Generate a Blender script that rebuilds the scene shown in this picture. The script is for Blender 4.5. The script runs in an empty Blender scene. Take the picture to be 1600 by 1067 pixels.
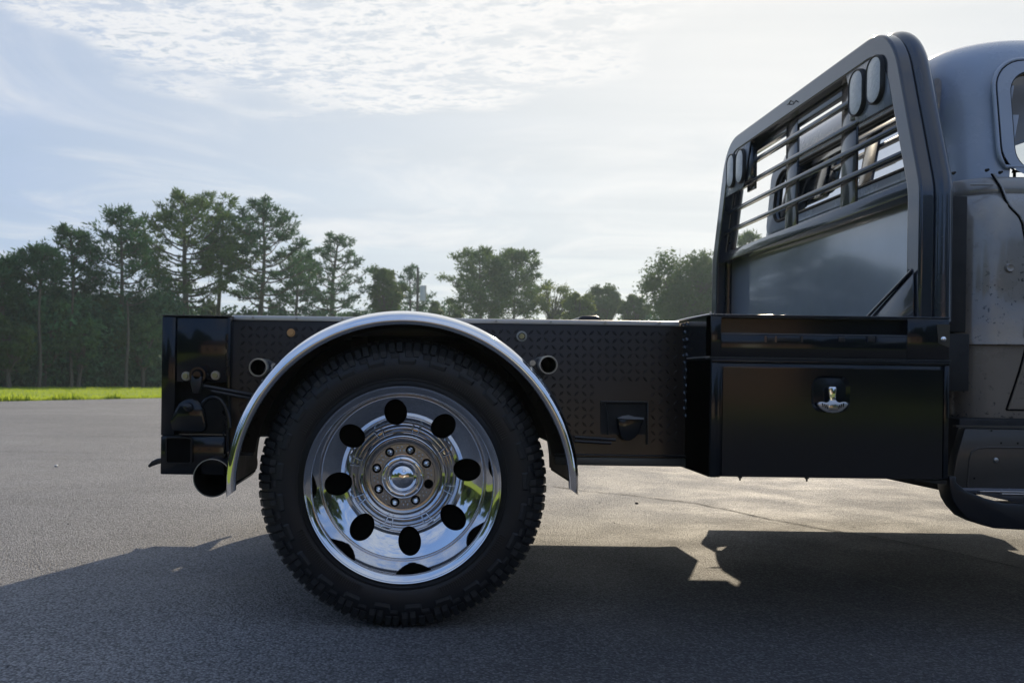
import bpy, bmesh, math, random
import numpy as np
from mathutils import Matrix, Vector, Euler, noise as mnoise

random.seed(7)
RNG = np.random.default_rng(7)
C = bpy.context.scene.collection
SC = bpy.context.scene
R = math.radians
PI = math.pi

# ------------------------------------------------------------------ camera
F = 1380.0          # focal length in photo pixels (1600 wide)
VU, VV = 635.0, 588.0
H = 0.814
ROLL = 0.014
cam_d = bpy.data.cameras.new('camera')
cam = bpy.data.objects.new('camera', cam_d)
C.objects.link(cam)
cam_d.sensor_width = 36.0
cam_d.lens = F / 1600.0 * 36.0
cam_d.shift_x = (800 - VU) / 1600.0
cam_d.shift_y = (VV - 533.5) / 1600.0
cam_d.clip_start = 0.05
cam_d.clip_end = 3000
cam.matrix_world = Matrix.Translation((0, 0, H)) @ Matrix.Rotation(PI / 2, 4, 'X') @ Matrix.Rotation(ROLL, 4, 'Z')
cam_d.dof.use_dof = True
cam_d.dof.focus_distance = 2.95
cam_d.dof.aperture_fstop = 6.3
SC.camera = cam

# ------------------------------------------------------------------ light
SUN_AZ, SUN_EL = R(23.0), R(28.0)
sun_vec = Vector((math.sin(SUN_AZ) * math.cos(SUN_EL), math.cos(SUN_AZ) * math.cos(SUN_EL), math.sin(SUN_EL)))
sd = bpy.data.lights.new('sun', 'SUN')
sd.energy = 5.0
sd.angle = R(0.7)
sd.color = (1.0, 0.85, 0.63)
so = bpy.data.objects.new('sun', sd)
C.objects.link(so)
so.rotation_euler = sun_vec.to_track_quat('Z', 'Y').to_euler()
so.location = (20, 40, 30)

world = bpy.data.worlds.new('World')
SC.world = world
world.use_nodes = True
SC.view_settings.view_transform = 'Standard'
SC.view_settings.look = 'None'
SC.view_settings.gamma = 1.0
SC.view_settings.use_curve_mapping = False
SC.view_settings.exposure = 0.0
SC.cycles.max_bounces = 8
SC.cycles.glossy_bounces = 5
SC.cycles.transmission_bounces = 6
SC.cycles.transparent_max_bounces = 8
SC.cycles.caustics_reflective = False
SC.cycles.caustics_refractive = False
SC.cycles.sample_clamp_indirect = 6.0


class NT:
    """small helper around a node tree"""
    def __init__(s, tree):
        s.t = tree
        s.n = tree.nodes
        s.l = tree.links

    def new(s, kind, **kw):
        nd = s.n.new(kind)
        for k, v in kw.items():
            if k.startswith('i_'):
                nd.inputs[k[2:]].default_value = v
            else:
                setattr(nd, k, v)
        return nd

    def put(s, sock, v):
        if hasattr(v, 'is_linked') or hasattr(v, 'links'):
            s.l.new(v, sock)
        else:
            sock.default_value = v

    def math(s, op, a, b=0.0, c=0.0, clamp=False):
        nd = s.n.new('ShaderNodeMath')
        nd.operation = op
        nd.use_clamp = clamp
        s.put(nd.inputs[0], a)
        s.put(nd.inputs[1], b)
        s.put(nd.inputs[2], c)
        return nd.outputs[0]

    def step(s, v, a, b, lo=0.0, hi=1.0):
        nd = s.n.new('ShaderNodeMapRange')
        nd.interpolation_type = 'SMOOTHSTEP'
        s.put(nd.inputs[0], v)
        nd.inputs[1].default_value = a
        nd.inputs[2].default_value = b
        nd.inputs[3].default_value = lo
        nd.inputs[4].default_value = hi
        return nd.outputs[0]

    def noise(s, vec, scale, detail=4.0, rough=0.55, dist=0.0):
        nd = s.n.new('ShaderNodeTexNoise')
        if vec is not None:
            s.l.new(vec, nd.inputs['Vector'])
        nd.inputs['Scale'].default_value = scale
        nd.inputs['Detail'].default_value = detail
        nd.inputs['Roughness'].default_value = rough
        nd.inputs['Distortion'].default_value = dist
        return nd.outputs['Fac']

    def mix(s, f, a, b):
        nd = s.n.new('ShaderNodeMix')
        nd.data_type = 'RGBA'
        s.put(nd.inputs['Factor'], f)
        s.put(nd.inputs['A'], a if not isinstance(a, tuple) else (*a, 1.0)[:4])
        s.put(nd.inputs['B'], b if not isinstance(b, tuple) else (*b, 1.0)[:4])
        return nd.outputs['Result']


# ---- sky: Nishita with a high thin veil and a bank of altocumulus
w = NT(world.node_tree)
w.n.clear()
out = w.new('ShaderNodeOutputWorld')
bg = w.new('ShaderNodeBackground')
w.l.new(bg.outputs[0], out.inputs[0])
bg.inputs['Strength'].default_value = 0.10
sky = w.new('ShaderNodeTexSky')
sky.sky_type = 'NISHITA'
sky.sun_disc = False
sky.sun_elevation = SUN_EL
sky.sun_rotation = SUN_AZ
sky.air_density = 1.0
sky.dust_density = 0.8
sky.ozone_density = 1.0
tc = w.new('ShaderNodeTexCoord')
sep = w.new('ShaderNodeSeparateXYZ')
w.l.new(tc.outputs['Generated'], sep.inputs[0])
dx, dy, dz = sep.outputs
zc = w.math('MAXIMUM', dz, 0.04)
px = w.math('DIVIDE', dx, zc)
py = w.math('DIVIDE', dy, zc)
cmb = w.new('ShaderNodeCombineXYZ')
w.put(cmb.inputs[0], px)
w.put(cmb.inputs[1], py)
P2 = cmb.outputs[0]
dot = w.new('ShaderNodeVectorMath', operation='DOT_PRODUCT')
w.l.new(tc.outputs['Generated'], dot.inputs[0])
dot.inputs[1].default_value = sun_vec
cosang = w.math('MAXIMUM', dot.outputs['Value'], 0.0)
glow = w.math('POWER', cosang, 9.0)
glow2 = w.math('POWER', cosang, 1.7)
# bank of cloud above the bed of the truck
ex = w.math('DIVIDE', w.math('ADD', px, 0.20), 1.02)
ey = w.math('DIVIDE', w.math('SUBTRACT', py, 2.0), 1.38)
ed = w.math('ADD', w.math('MULTIPLY', ex, ex), w.math('MULTIPLY', ey, ey))
nlow = w.noise(P2, 1.3, 3.0, 0.5, 0.3)
edn = w.math('ADD', ed, w.math('MULTIPLY', w.math('SUBTRACT', nlow, 0.5), 1.9))
bank = w.step(edn, 0.75, 1.12, 1.0, 0.0)
other = w.math('MULTIPLY', w.step(w.noise(P2, 0.32, 3.0, 0.5, 0.2), 0.52, 0.62), w.step(py, 3.0, 1.2))
bank = w.math('MAXIMUM', bank, other)
sc1 = w.new('ShaderNodeMapping')
sc1.inputs['Scale'].default_value = (1.0, 1.5, 1.0)
sc1.inputs['Rotation'].default_value = (0, 0, 0.35)
w.l.new(P2, sc1.inputs[0])
nf = w.noise(sc1.outputs[0], 6.5, 10.0, 0.74, 0.25)
nm = w.noise(sc1.outputs[0], 1.9, 4.0, 0.55, 0.2)
cl = w.math('ADD', w.math('MULTIPLY', nf, 0.72), w.math('MULTIPLY', nm, 0.28))
dens = w.math('MULTIPLY', bank, w.step(cl, 0.42, 0.53))
core = w.math('MULTIPLY', dens, w.step(cl, 0.53, 0.62))
wisp_m = w.new('ShaderNodeMapping')
wisp_m.inputs['Scale'].default_value = (0.35, 1.3, 1.0)
w.l.new(P2, wisp_m.inputs[0])
veil_n = w.noise(wisp_m.outputs[0], 0.9, 5.0, 0.55, 0.4)
veil = w.step(veil_n, 0.25, 0.75, 0.68, 0.92)
veil_c = w.mix(glow2, (2.1, 3.8, 7.9), (7.1, 7.55, 7.75))
cloud_c = w.mix(glow2, (5.6, 6.2, 7.2), (10.8, 10.6, 10.4))
shade_c = w.mix(glow2, (2.8, 3.8, 5.4), (5.4, 6.3, 7.3))
s0 = w.mix(veil, sky.outputs[0], veil_c)
wm2 = w.new('ShaderNodeMapping')
wm2.inputs['Scale'].default_value = (0.8, 0.5, 1.0)
wm2.inputs['Rotation'].default_value = (0, 0, -0.5)
w.l.new(P2, wm2.inputs[0])
wisp = w.math('MULTIPLY', w.step(w.noise(wm2.outputs[0], 1.1, 7.0, 0.62, 0.8), 0.44, 0.72), 0.62)
s0 = w.mix(wisp, s0, cloud_c)
dull = w.math('MULTIPLY', w.step(w.noise(wm2.outputs[0], 0.6, 5.0, 0.6, 0.5), 0.50, 0.75), 0.40)
s0 = w.mix(dull, s0, shade_c)
s1 = w.mix(w.math('MULTIPLY', dens, 0.9), s0, cloud_c)
s2 = w.mix(w.math('MULTIPLY', core, 0.85), s1, shade_c)
s3 = w.mix(w.math('MULTIPLY', glow, 0.55), s2, (9.0, 8.9, 8.8))
low = w.step(dz, -0.02, 0.0)
s4 = w.mix(low, (1.0, 1.1, 0.9), s3)
w.l.new(s4, bg.inputs['Color'])

# ------------------------------------------------------------------ materials
MATS = {}


def mat(name, col, rough=0.5, metal=0.0, coat=0.0, spec=0.5, bump=None, vary=None, trans=0.0):
    """plain procedural material: noise varied colour and roughness, optional bump"""
    if name in MATS:
        return MATS[name]
    m = bpy.data.materials.new(name)
    m.use_nodes = True
    t = NT(m.node_tree)
    b = t.n['Principled BSDF']
    b.inputs['Roughness'].default_value = rough
    b.inputs['Metallic'].default_value = metal
    b.inputs['Specular IOR Level'].default_value = spec
    b.inputs['Coat Weight'].default_value = coat
    b.inputs['Coat Roughness'].default_value = 0.05
    tcn = t.new('ShaderNodeTexCoord')
    o = tcn.outputs['Object']
    sc, amt = vary or (6.0, 0.12)
    n = t.noise(o, sc, 4.0, 0.6)
    lo = tuple(c * (1 - amt) for c in col)
    hi = tuple(min(1, c * (1 + amt)) for c in col)
    t.l.new(t.mix(n, lo, hi), b.inputs['Base Color'])
    rn = t.noise(o, sc * 2.2, 5.0, 0.65)
    t.l.new(t.step(rn, 0.3, 0.75, rough * 0.9, min(1.0, rough * 1.15)), b.inputs['Roughness'])
    if bump:
        bs, st, ds = bump
        bn = t.noise(o, bs, 3.0, 0.6)
        bp = t.new('ShaderNodeBump')
        bp.inputs['Strength'].default_value = st
        bp.inputs['Distance'].default_value = ds
        t.l.new(bn, bp.inputs['Height'])
        t.l.new(bp.outputs[0], b.inputs['Normal'])
    if trans:
        b.inputs['Transmission Weight'].default_value = trans
    MATS[name] = m
    return m


def M_leaf(name, c1, c2, tl=0.35, scale=0.9):
    m = bpy.data.materials.new(name)
    m.use_nodes = True
    t = NT(m.node_tree)
    b = t.n['Principled BSDF']
    b.inputs['Roughness'].default_value = 0.6
    b.inputs['Specular IOR Level'].default_value = 0.08
    tcn = t.new('ShaderNodeTexCoord')
    n = t.noise(tcn.outputs['Object'], scale, 3.0, 0.6)
    n2 = t.noise(tcn.outputs['Object'], scale * 9, 2.0, 0.6)
    f = t.math('ADD', t.math('MULTIPLY', n, 0.6), t.math('MULTIPLY', n2, 0.4))
    col = t.mix(t.step(f, 0.35, 0.65), c1, c2)
    t.l.new(col, b.inputs['Base Color'])
    tr = t.new('ShaderNodeBsdfTranslucent')
    tcol = t.mix(0.5, col, tuple(min(1, x * 1.6) for x in c2))
    t.l.new(tcol, tr.inputs[0])
    mx = t.new('ShaderNodeMixShader')
    mx.inputs[0].default_value = tl
    t.l.new(b.outputs[0], mx.inputs[1])
    t.l.new(tr.outputs[0], mx.inputs[2])
    t.l.new(mx.outputs[0], t.n['Material Output'].inputs[0])
    MATS[name] = m
    return m


M_black = mat('black_gloss_paint', (0.006, 0.008, 0.012), 0.11, coat=0.08, spec=0.4, vary=(3, 0.2), bump=(140, 0.05, 0.001))
M_blacks = mat('black_satin_paint', (0.012, 0.013, 0.017), 0.33, vary=(5, 0.3), bump=(60, 0.08, 0.001))
M_rack = mat('rack_powder_coat', (0.018, 0.024, 0.038), 0.20, coat=0.9, vary=(4, 0.2), bump=(190, 0.03, 0.0006))
M_panel = mat('rack_panel_paint', (0.30, 0.33, 0.37), 0.12, metal=0.12, coat=1.0, spec=1.0, vary=(4, 0.2), bump=(220, 0.06, 0.0005))
M_dark = mat('underbody_black', (0.008, 0.008, 0.009), 0.7, vary=(8, 0.3))
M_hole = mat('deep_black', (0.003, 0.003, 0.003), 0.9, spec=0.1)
M_liner = mat('fender_liner_black', (0.012, 0.014, 0.018), 0.42, vary=(6, 0.3))
M_chrome = mat('polished_chrome', (0.80, 0.81, 0.83), 0.045, metal=1.0, vary=(3, 0.03))
M_alloy = mat('polished_alloy', (0.72, 0.73, 0.75), 0.05, metal=1.0, vary=(3, 0.03))
M_brush = mat('hub_plate_chrome', (0.50, 0.48, 0.46), 0.16, metal=1.0, vary=(9, 0.1))
M_trim = mat('brushed_aluminium', (0.66, 0.62, 0.57), 0.42, metal=0.45, vary=(12, 0.2), bump=(90, 0.15, 0.001))
M_rubber = mat('tyre_rubber', (0.012, 0.013, 0.015), 0.50, vary=(14, 0.35), bump=(120, 0.25, 0.001))
M_side = mat('tyre_sidewall_rubber', (0.0075, 0.008, 0.010), 0.42, vary=(10, 0.3), bump=(150, 0.12, 0.001))
M_gask = mat('rubber_gasket', (0.012, 0.012, 0.013), 0.5)
M_amber = mat('amber_lens', (0.55, 0.30, 0.12), 0.25, coat=0.6)
M_clear = mat('clear_lens', (0.30, 0.30, 0.26), 0.22, coat=0.6)
M_brass = mat('brass_bolt', (0.34, 0.32, 0.17), 0.35, metal=0.6)
M_steel = mat('zinc_bolt', (0.40, 0.40, 0.38), 0.35, metal=0.9)
M_lens = mat('work_light_lens', (0.50, 0.51, 0.52), 0.24, coat=0.5, vary=(60, 0.3), bump=(85, 0.7, 0.004))
M_cabup = mat('faded_roof_paint', (0.36, 0.41, 0.50), 0.26, coat=0.35, vary=(4, 0.12), bump=(18, 0.06, 0.004))
M_plate = mat('lamp_plate_paint', (0.16, 0.18, 0.22), 0.26, coat=0.3)
M_seat = mat('cab_seat_vinyl', (0.03, 0.027, 0.025), 0.6)
M_inner = mat('cab_interior_trim', (0.035, 0.035, 0.04), 0.7)
M_cream = mat('cab_headliner', (0.45, 0.40, 0.32), 0.8)


def m_patina():
    m = bpy.data.materials.new('weathered_cab_paint')
    m.use_nodes = True
    t = NT(m.node_tree)
    b = t.n['Principled BSDF']
    o = t.new('ShaderNodeTexCoord').outputs['Object']
    base = t.mix(t.step(t.noise(o, 3.0, 5, 0.6), 0.35, 0.65), (0.36, 0.335, 0.30), (0.25, 0.24, 0.23))
    warm = t.mix(t.step(t.noise(o, 1.9, 4, 0.6, 0.5), 0.52, 0.66, 0.0, 0.75), base, (0.34, 0.24, 0.13))
    sp = t.step(t.noise(o, 62, 5, 0.62), 0.60, 0.66)
    reg = t.step(t.noise(o, 3.6, 3, 0.55), 0.40, 0.58)
    sep2 = t.new('ShaderNodeSeparateXYZ')
    t.l.new(o, sep2.inputs[0])
    lowr = t.step(sep2.outputs[2], 1.42, 1.15)
    spk = t.math('MULTIPLY', t.math('MULTIPLY', sp, reg), lowr)
    sp2 = t.math('MULTIPLY', t.math('MULTIPLY', t.step(t.noise(o, 24, 6, 0.7), 0.62, 0.66), reg), lowr)
    spk = t.math('MAXIMUM', spk, sp2)
    warm = t.mix(t.step(t.math('ADD', sep2.outputs[2], t.math('MULTIPLY', t.noise(o, 2.5, 5, 0.6), 0.5)), 1.62, 1.25, 0.0, 0.65), warm, (0.17, 0.125, 0.085))
    col = t.mix(spk, warm, (0.012, 0.010, 0.009))
    t.l.new(col, b.inputs['Base Color'])
    t.l.new(t.math('ADD', t.math('MULTIPLY', spk, 0.45), t.step(t.noise(o, 9, 5, 0.6), 0.3, 0.7, 0.22, 0.42)), b.inputs['Roughness'])
    b.inputs['Coat Weight'].default_value = 1.0
    b.inputs['Coat Roughness'].default_value = 0.1
    bp = t.new('ShaderNodeBump')
    bp.inputs['Strength'].default_value = 0.25
    bp.inputs['Distance'].default_value = 0.002
    t.l.new(t.math('SUBTRACT', t.noise(o, 11, 4, 0.6), t.math('MULTIPLY', spk, 0.7)), bp.inputs['Height'])
    t.l.new(bp.outputs[0], b.inputs['Normal'])
    return m


M_patina = m_patina()


def m_glass():
    m = bpy.data.materials.new('window_glass')
    m.use_nodes = True
    t = NT(m.node_tree)
    t.n.remove(t.n['Principled BSDF'])
    g = t.new('ShaderNodeBsdfGlossy')
    g.inputs['Roughness'].default_value = 0.02
    tr = t.new('ShaderNodeBsdfTransparent')
    tr.inputs[0].default_value = (0.72, 0.75, 0.74, 1)
    fr = t.new('ShaderNodeFresnel')
    fr.inputs['IOR'].default_value = 1.6
    dirt = t.step(t.noise(t.new('ShaderNodeTexCoord').outputs['Object'], 8, 5, 0.6), 0.3, 0.8, 0.03, 0.10)
    mx = t.new('ShaderNodeMixShader')
    t.l.new(t.math('ADD', fr.outputs[0], dirt), mx.inputs[0])
    t.l.new(tr.outputs[0], mx.inputs[1])
    t.l.new(g.outputs[0], mx.inputs[2])
    t.l.new(mx.outputs[0], t.n['Material Output'].inputs[0])
    return m


M_glass = m_glass()


def m_asphalt():
    m = bpy.data.materials.new('asphalt')
    m.use_nodes = True
    t = NT(m.node_tree)
    b = t.n['Principled BSDF']
    o = t.new('ShaderNodeTexCoord').outputs['Object']
    vor = t.new('ShaderNodeTexVoronoi')
    vor.inputs['Scale'].default_value = 125
    t.l.new(o, vor.inputs['Vector'])
    cc = t.new('ShaderNodeSeparateColor')
    t.l.new(vor.outputs['Color'], cc.inputs[0])
    stone = cc.outputs[0]
    big = t.noise(o, 0.35, 5, 0.55, 0.4)
    mid = t.noise(o, 2.1, 5, 0.6, 0.2)
    fine = t.noise(o, 240, 3, 0.7)
    base = t.mix(t.step(big, 0.35, 0.68), (0.180, 0.181, 0.194), (0.265, 0.264, 0.274))
    base = t.mix(t.step(mid, 0.45, 0.75, 0.0, 0.45), base, (0.30, 0.295, 0.285))
    # streaks left by tyres and rolling
    mp = t.new('ShaderNodeMapping')
    mp.inputs['Rotation'].default_value = (0, 0, 0.5)
    mp.inputs['Scale'].default_value = (0.25, 1.6, 1)
    t.l.new(o, mp.inputs[0])
    st = t.step(t.noise(mp.outputs[0], 1.3, 4, 0.6), 0.48, 0.7, 0.0, 0.5)
    base = t.mix(st, base, (0.150, 0.148, 0.158))
    # deep foreground shade at the near right, painted into the asphalt colour
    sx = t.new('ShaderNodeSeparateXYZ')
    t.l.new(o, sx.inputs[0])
    front_shade = t.math('ADD', t.math('SUBTRACT', sx.outputs[0], t.math('MULTIPLY', sx.outputs[1], 0.9)), t.math('MULTIPLY', mid, 0.5))
    base = t.mix(t.step(front_shade, -3.1, -1.3, 0.0, 0.86), base, (0.045, 0.046, 0.052))
    dark = t.mix(t.math('MULTIPLY', t.step(front_shade, -3.1, -1.3, 1.0, 0.4), t.step(stone, 0.45, 0.95, 0.0, 0.6)), base, (0.42, 0.42, 0.42))
    gap = t.step(vor.outputs['Distance'], 0.42, 0.75)
    col = t.mix(t.math('MULTIPLY', gap, 0.7), dark, (0.022, 0.022, 0.024))
    t.l.new(col, b.inputs['Base Color'])
    t.l.new(t.step(mid, 0.3, 0.7, 0.62, 0.78), b.inputs['Roughness'])
    b.inputs['Specular IOR Level'].default_value = 0.45
    hgt = t.math('ADD', t.math('MULTIPLY', vor.outputs['Distance'], -0.8), t.math('MULTIPLY', fine, 0.5))
    hgt = t.math('ADD', hgt, t.math('MULTIPLY', stone, 0.6))
    bp = t.new('ShaderNodeBump')
    bp.inputs['Strength'].default_value = 0.9
    bp.inputs['Distance'].default_value = 0.010
    t.l.new(hgt, bp.inputs['Height'])
    t.l.new(bp.outputs[0], b.inputs['Normal'])
    return m


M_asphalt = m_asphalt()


def m_grass(name, a, b_, c):
    m = bpy.data.materials.new(name)
    m.use_nodes = True
    t = NT(m.node_tree)
    b = t.n['Principled BSDF']
    o = t.new('ShaderNodeTexCoord').outputs['Object']
    n1 = t.noise(o, 0.5, 5, 0.6, 0.3)
    n2 = t.noise(o, 7, 5, 0.7)
    col = t.mix(t.step(n1, 0.35, 0.65), a, b_)
    col = t.mix(t.step(n2, 0.45, 0.7, 0.0, 0.6), col, c)
    t.l.new(col, b.inputs['Base Color'])
    b.inputs['Roughness'].default_value = 0.8
    b.inputs['Specular IOR Level'].default_value = 0.2
    bp = t.new('ShaderNodeBump')
    bp.inputs['Strength'].default_value = 0.8
    bp.inputs['Distance'].default_value = 0.05
    t.l.new(n2, bp.inputs['Height'])
    t.l.new(bp.outputs[0], b.inputs['Normal'])
    return m


M_lawn = m_grass('mown_grass', (0.20, 0.28, 0.030), (0.30, 0.36, 0.038), (0.15, 0.22, 0.026))
M_blade = M_leaf('grass_blade', (0.24, 0.33, 0.03), (0.40, 0.48, 0.045), 0.5, 1.5)
M_pine = M_leaf('pine_needles', (0.012, 0.040, 0.026), (0.072, 0.150, 0.062), 0.32, 0.8)
M_pine2 = M_leaf('pine_needles_olive', (0.016, 0.048, 0.022), (0.115, 0.180, 0.046), 0.34, 0.8)
M_decid = M_leaf('broad_leaves', (0.040, 0.075, 0.026), (0.090, 0.140, 0.036), 0.40, 0.5)
M_lime = M_leaf('pale_leaves', (0.080, 0.12, 0.034), (0.17, 0.21, 0.055), 0.45, 0.5)
M_wood = M_leaf('understory_leaves', (0.008, 0.030, 0.022), (0.085, 0.190, 0.080), 0.25, 0.8)
M_wood2 = M_leaf('mid_storey_leaves', (0.014, 0.046, 0.026), (0.105, 0.200, 0.066), 0.3, 0.8)
M_bark = mat('grey_bark', (0.085, 0.068, 0.055), 0.9, vary=(5, 0.4), bump=(9, 0.6, 0.03))
M_wall = mat('tan_siding', (0.30, 0.19, 0.13), 0.8, vary=(2, 0.15))
M_roof = mat('shingle_roof', (0.09, 0.075, 0.07), 0.85, vary=(4, 0.3))
M_white = mat('white_trim', (0.7, 0.69, 0.66), 0.5)


# ------------------------------------------------------------------ mesh helpers
YC = 3.985          # centre line of the truck
FLIP = [False]      # when True, build on the far side of the truck


class MB:
    def __init__(s):
        s.v, s.f = [], []

    def add(s, vs, fs):
        o = len(s.v)
        s.v += [tuple(p) for p in vs]
        s.f += [tuple(o + i for i in f) for f in fs]
        return s

    def box(s, x0, x1, y0, y1, z0, z1, bev=0.0):
        x0, x1 = min(x0, x1), max(x0, x1)
        y0, y1 = min(y0, y1), max(y0, y1)
        z0, z1 = min(z0, z1), max(z0, z1)
        if not bev:
            v = [(x, y, z) for x in (x0, x1) for y in (y0, y1) for z in (z0, z1)]
            return s.add(v, [(0, 1, 3, 2), (4, 6, 7, 5), (0, 4, 5, 1), (2, 3, 7, 6), (0, 2, 6, 4), (1, 5, 7, 3)])
        bm = bmesh.new()
        r = bmesh.ops.create_cube(bm, size=1)
        for v in bm.verts:
            v.co = Vector(((x0 + x1) / 2 + v.co.x * (x1 - x0), (y0 + y1) / 2 + v.co.y * (y1 - y0), (z0 + z1) / 2 + v.co.z * (z1 - z0)))
        bmesh.ops.bevel(bm, geom=bm.edges[:], offset=bev, segments=2, profile=0.5, affect='EDGES')
        s.bm(bm)
        return s

    def bm(s, bm, mtx=None):
        bm.verts.index_update()
        vs = [(mtx @ v.co if mtx else v.co) for v in bm.verts]
        s.add(vs, [[v.index for v in f.verts] for f in bm.faces])
        bm.free()
        return s

    def cyl(s, a, b, r0, r1=None, n=24, caps=True):
        r1 = r0 if r1 is None else r1
        a, b = Vector(a), Vector(b)
        d = (b - a).normalized()
        u = d.orthogonal().normalized()
        w_ = d.cross(u)
        vs = []
        for p, r in ((a, r0), (b, r1)):
            for k in range(n):
                t = 2 * PI * k / n
                vs.append(p + (u * math.cos(t) + w_ * math.sin(t)) * r)
        fs = [(k, (k + 1) % n, n + (k + 1) % n, n + k) for k in range(n)]
        if caps:
            fs += [tuple(range(n))[::-1], tuple(range(n, 2 * n))]
        return s.add(vs, fs)

    def tube(s, pts, r, n=10, closed=False):
        pts = [Vector(p) for p in pts]
        rs = r if isinstance(r, (list, tuple)) else [r] * len(pts)
        m = len(pts)
        vs, fs = [], []
        prev = None
        for i, p in enumerate(pts):
            if closed:
                d = (pts[(i + 1) % m] - pts[i - 1]).normalized()
            else:
                d = (pts[min(i + 1, m - 1)] - pts[max(i - 1, 0)]).normalized()
            if prev is None:
                u = d.orthogonal().normalized()
            else:
                u = (prev - d * prev.dot(d)).normalized()
            prev = u
            w_ = d.cross(u)
            for k in range(n):
                t = 2 * PI * k / n
                vs.append(p + (u * math.cos(t) + w_ * math.sin(t)) * rs[i])
        for i in range(m if closed else m - 1):
            j = (i + 1) % m
            for k in range(n):
                fs.append((i * n + k, i * n + (k + 1) % n, j * n + (k + 1) % n, j * n + k))
        if not closed:
            fs += [tuple(range(n))[::-1], tuple(range((m - 1) * n, m * n))]
        return s.add(vs, fs)

    def lathe(s, prof, cx, cz, n=96, a0=0.0, a1=2 * PI):
        """profile of (r, y) turned about the y axis through (cx, cz)"""
        full = abs(a1 - a0 - 2 * PI) < 1e-6
        m = n if full else n + 1
        vs, fs = [], []
        for k in range(m):
            t = a0 + (a1 - a0) * k / n
            for r, y in prof:
                vs.append((cx + r * math.cos(t), y, cz + r * math.sin(t)))
        q = len(prof)
        for k in range(n):
            j = (k + 1) % m
            for i in range(q - 1):
                fs.append((k * q + i, k * q + i + 1, j * q + i + 1, j * q + i))
        return s.add(vs, fs)

    def prism(s, poly, y0, y1, axis='y'):
        """polygon in the XZ plane (or YZ for axis x, XY for z) extruded"""
        n = len(poly)
        def P(a, b, c):
            return (a, c, b) if axis == 'y' else ((c, a, b) if axis == 'x' else (a, b, c))
        vs = [P(a, b, y0) for a, b in poly] + [P(a, b, y1) for a, b in poly]
        fs = [tuple(range(n)), tuple(range(n, 2 * n))[::-1]] + [(k, n + k, n + (k + 1) % n, (k + 1) % n) for k in range(n)]
        return s.add(vs, fs)

    def build(s, name, material, parent=None, smooth=35, bevel=0.0, weld=False):
        vs = s.v
        if FLIP[0]:
            vs = [(x, 2 * YC - y, z) for x, y, z in vs]
        me = bpy.data.meshes.new(name)
        me.from_pydata([tuple(v) for v in vs], [], s.f)
        bm = bmesh.new()
        bm.from_mesh(me)
        if weld:
            bmesh.ops.remove_doubles(bm, verts=bm.verts, dist=weld)
        if bevel:
            es = [e for e in bm.edges if len(e.link_faces) == 2 and e.calc_face_angle(0) > 0.6]
            bmesh.ops.bevel(bm, geom=es, offset=bevel, segments=2, profile=0.5, affect='EDGES')
        bmesh.ops.recalc_face_normals(bm, faces=bm.faces)
        bm.to_mesh(me)
        bm.free()
        if smooth:
            me.shade_smooth()
            me.set_sharp_from_angle(angle=R(smooth))
        me.materials.append(material)
        o = bpy.data.objects.new(name, me)
        C.objects.link(o)
        if parent is not None:
            o.parent = parent
        return o


def fast_mesh(name, verts, faces, material, parent=None):
    me = bpy.data.meshes.new(name)
    verts = np.asarray(verts, dtype=np.float32)
    faces = np.asarray(faces, dtype=np.int32)
    k = faces.shape[1]
    me.vertices.add(len(verts))
    me.vertices.foreach_set('co', verts.ravel())
    me.loops.add(faces.size)
    me.loops.foreach_set('vertex_index', faces.ravel())
    me.polygons.add(len(faces))
    me.polygons.foreach_set('loop_start', np.arange(0, faces.size, k, dtype=np.int32))
    me.polygons.foreach_set('loop_total', np.full(len(faces), k, dtype=np.int32))
    me.update(calc_edges=True)
    me.materials.append(material)
    o = bpy.data.objects.new(name, me)
    C.objects.link(o)
    if parent is not None:
        o.parent = parent
    return o


def P(u, v, Y):
    """photo pixel at depth Y -> (x, z)"""
    vv = v - ROLL * (u - VU)
    uu = u + ROLL * (v - VV)
    return ((uu - VU) * Y / F, H + (VV - vv) * Y / F)


def px_poly(pts, Y):
    return [P(u, v, Y) for u, v in pts]


def long_px(pts, Y):
    return [(3.28 if x > 2.10 else x, z) for x, z in px_poly(pts, Y)]


def rrect(x0, x1, z0, z1, r, n=6):
    pts = []
    for cx, cz, a in ((x1 - r, z1 - r, 0), (x0 + r, z1 - r, 90), (x0 + r, z0 + r, 180), (x1 - r, z0 + r, 270)):
        for k in range(n + 1):
            t = R(a + 90 * k / n)
            pts.append((cx + r * math.cos(t), cz + r * math.sin(t)))
    return pts


def tag(o, label=None, cat=None, group=None, kind=None):
    if label: o['label'] = label
    if cat: o['category'] = cat
    if group: o['group'] = group
    if kind: o['kind'] = kind
    return o


def empty(name, loc=(0, 0, 0), parent=None):
    o = bpy.data.objects.new(name, None)
    o.empty_display_size = 0.1
    C.objects.link(o)
    o.location = loc
    if parent is not None:
        o.parent = parent
    return o


# ------------------------------------------------------------------ ground
S = 420.0
g = MB()
g.add([(-S, -S, -0.012), (S, -S, -0.012), (S, S, -0.012), (-S, S, -0.012)], [(0, 1, 2, 3)])
tag(g.build('lawn', M_lawn, smooth=0), kind='structure')

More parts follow.
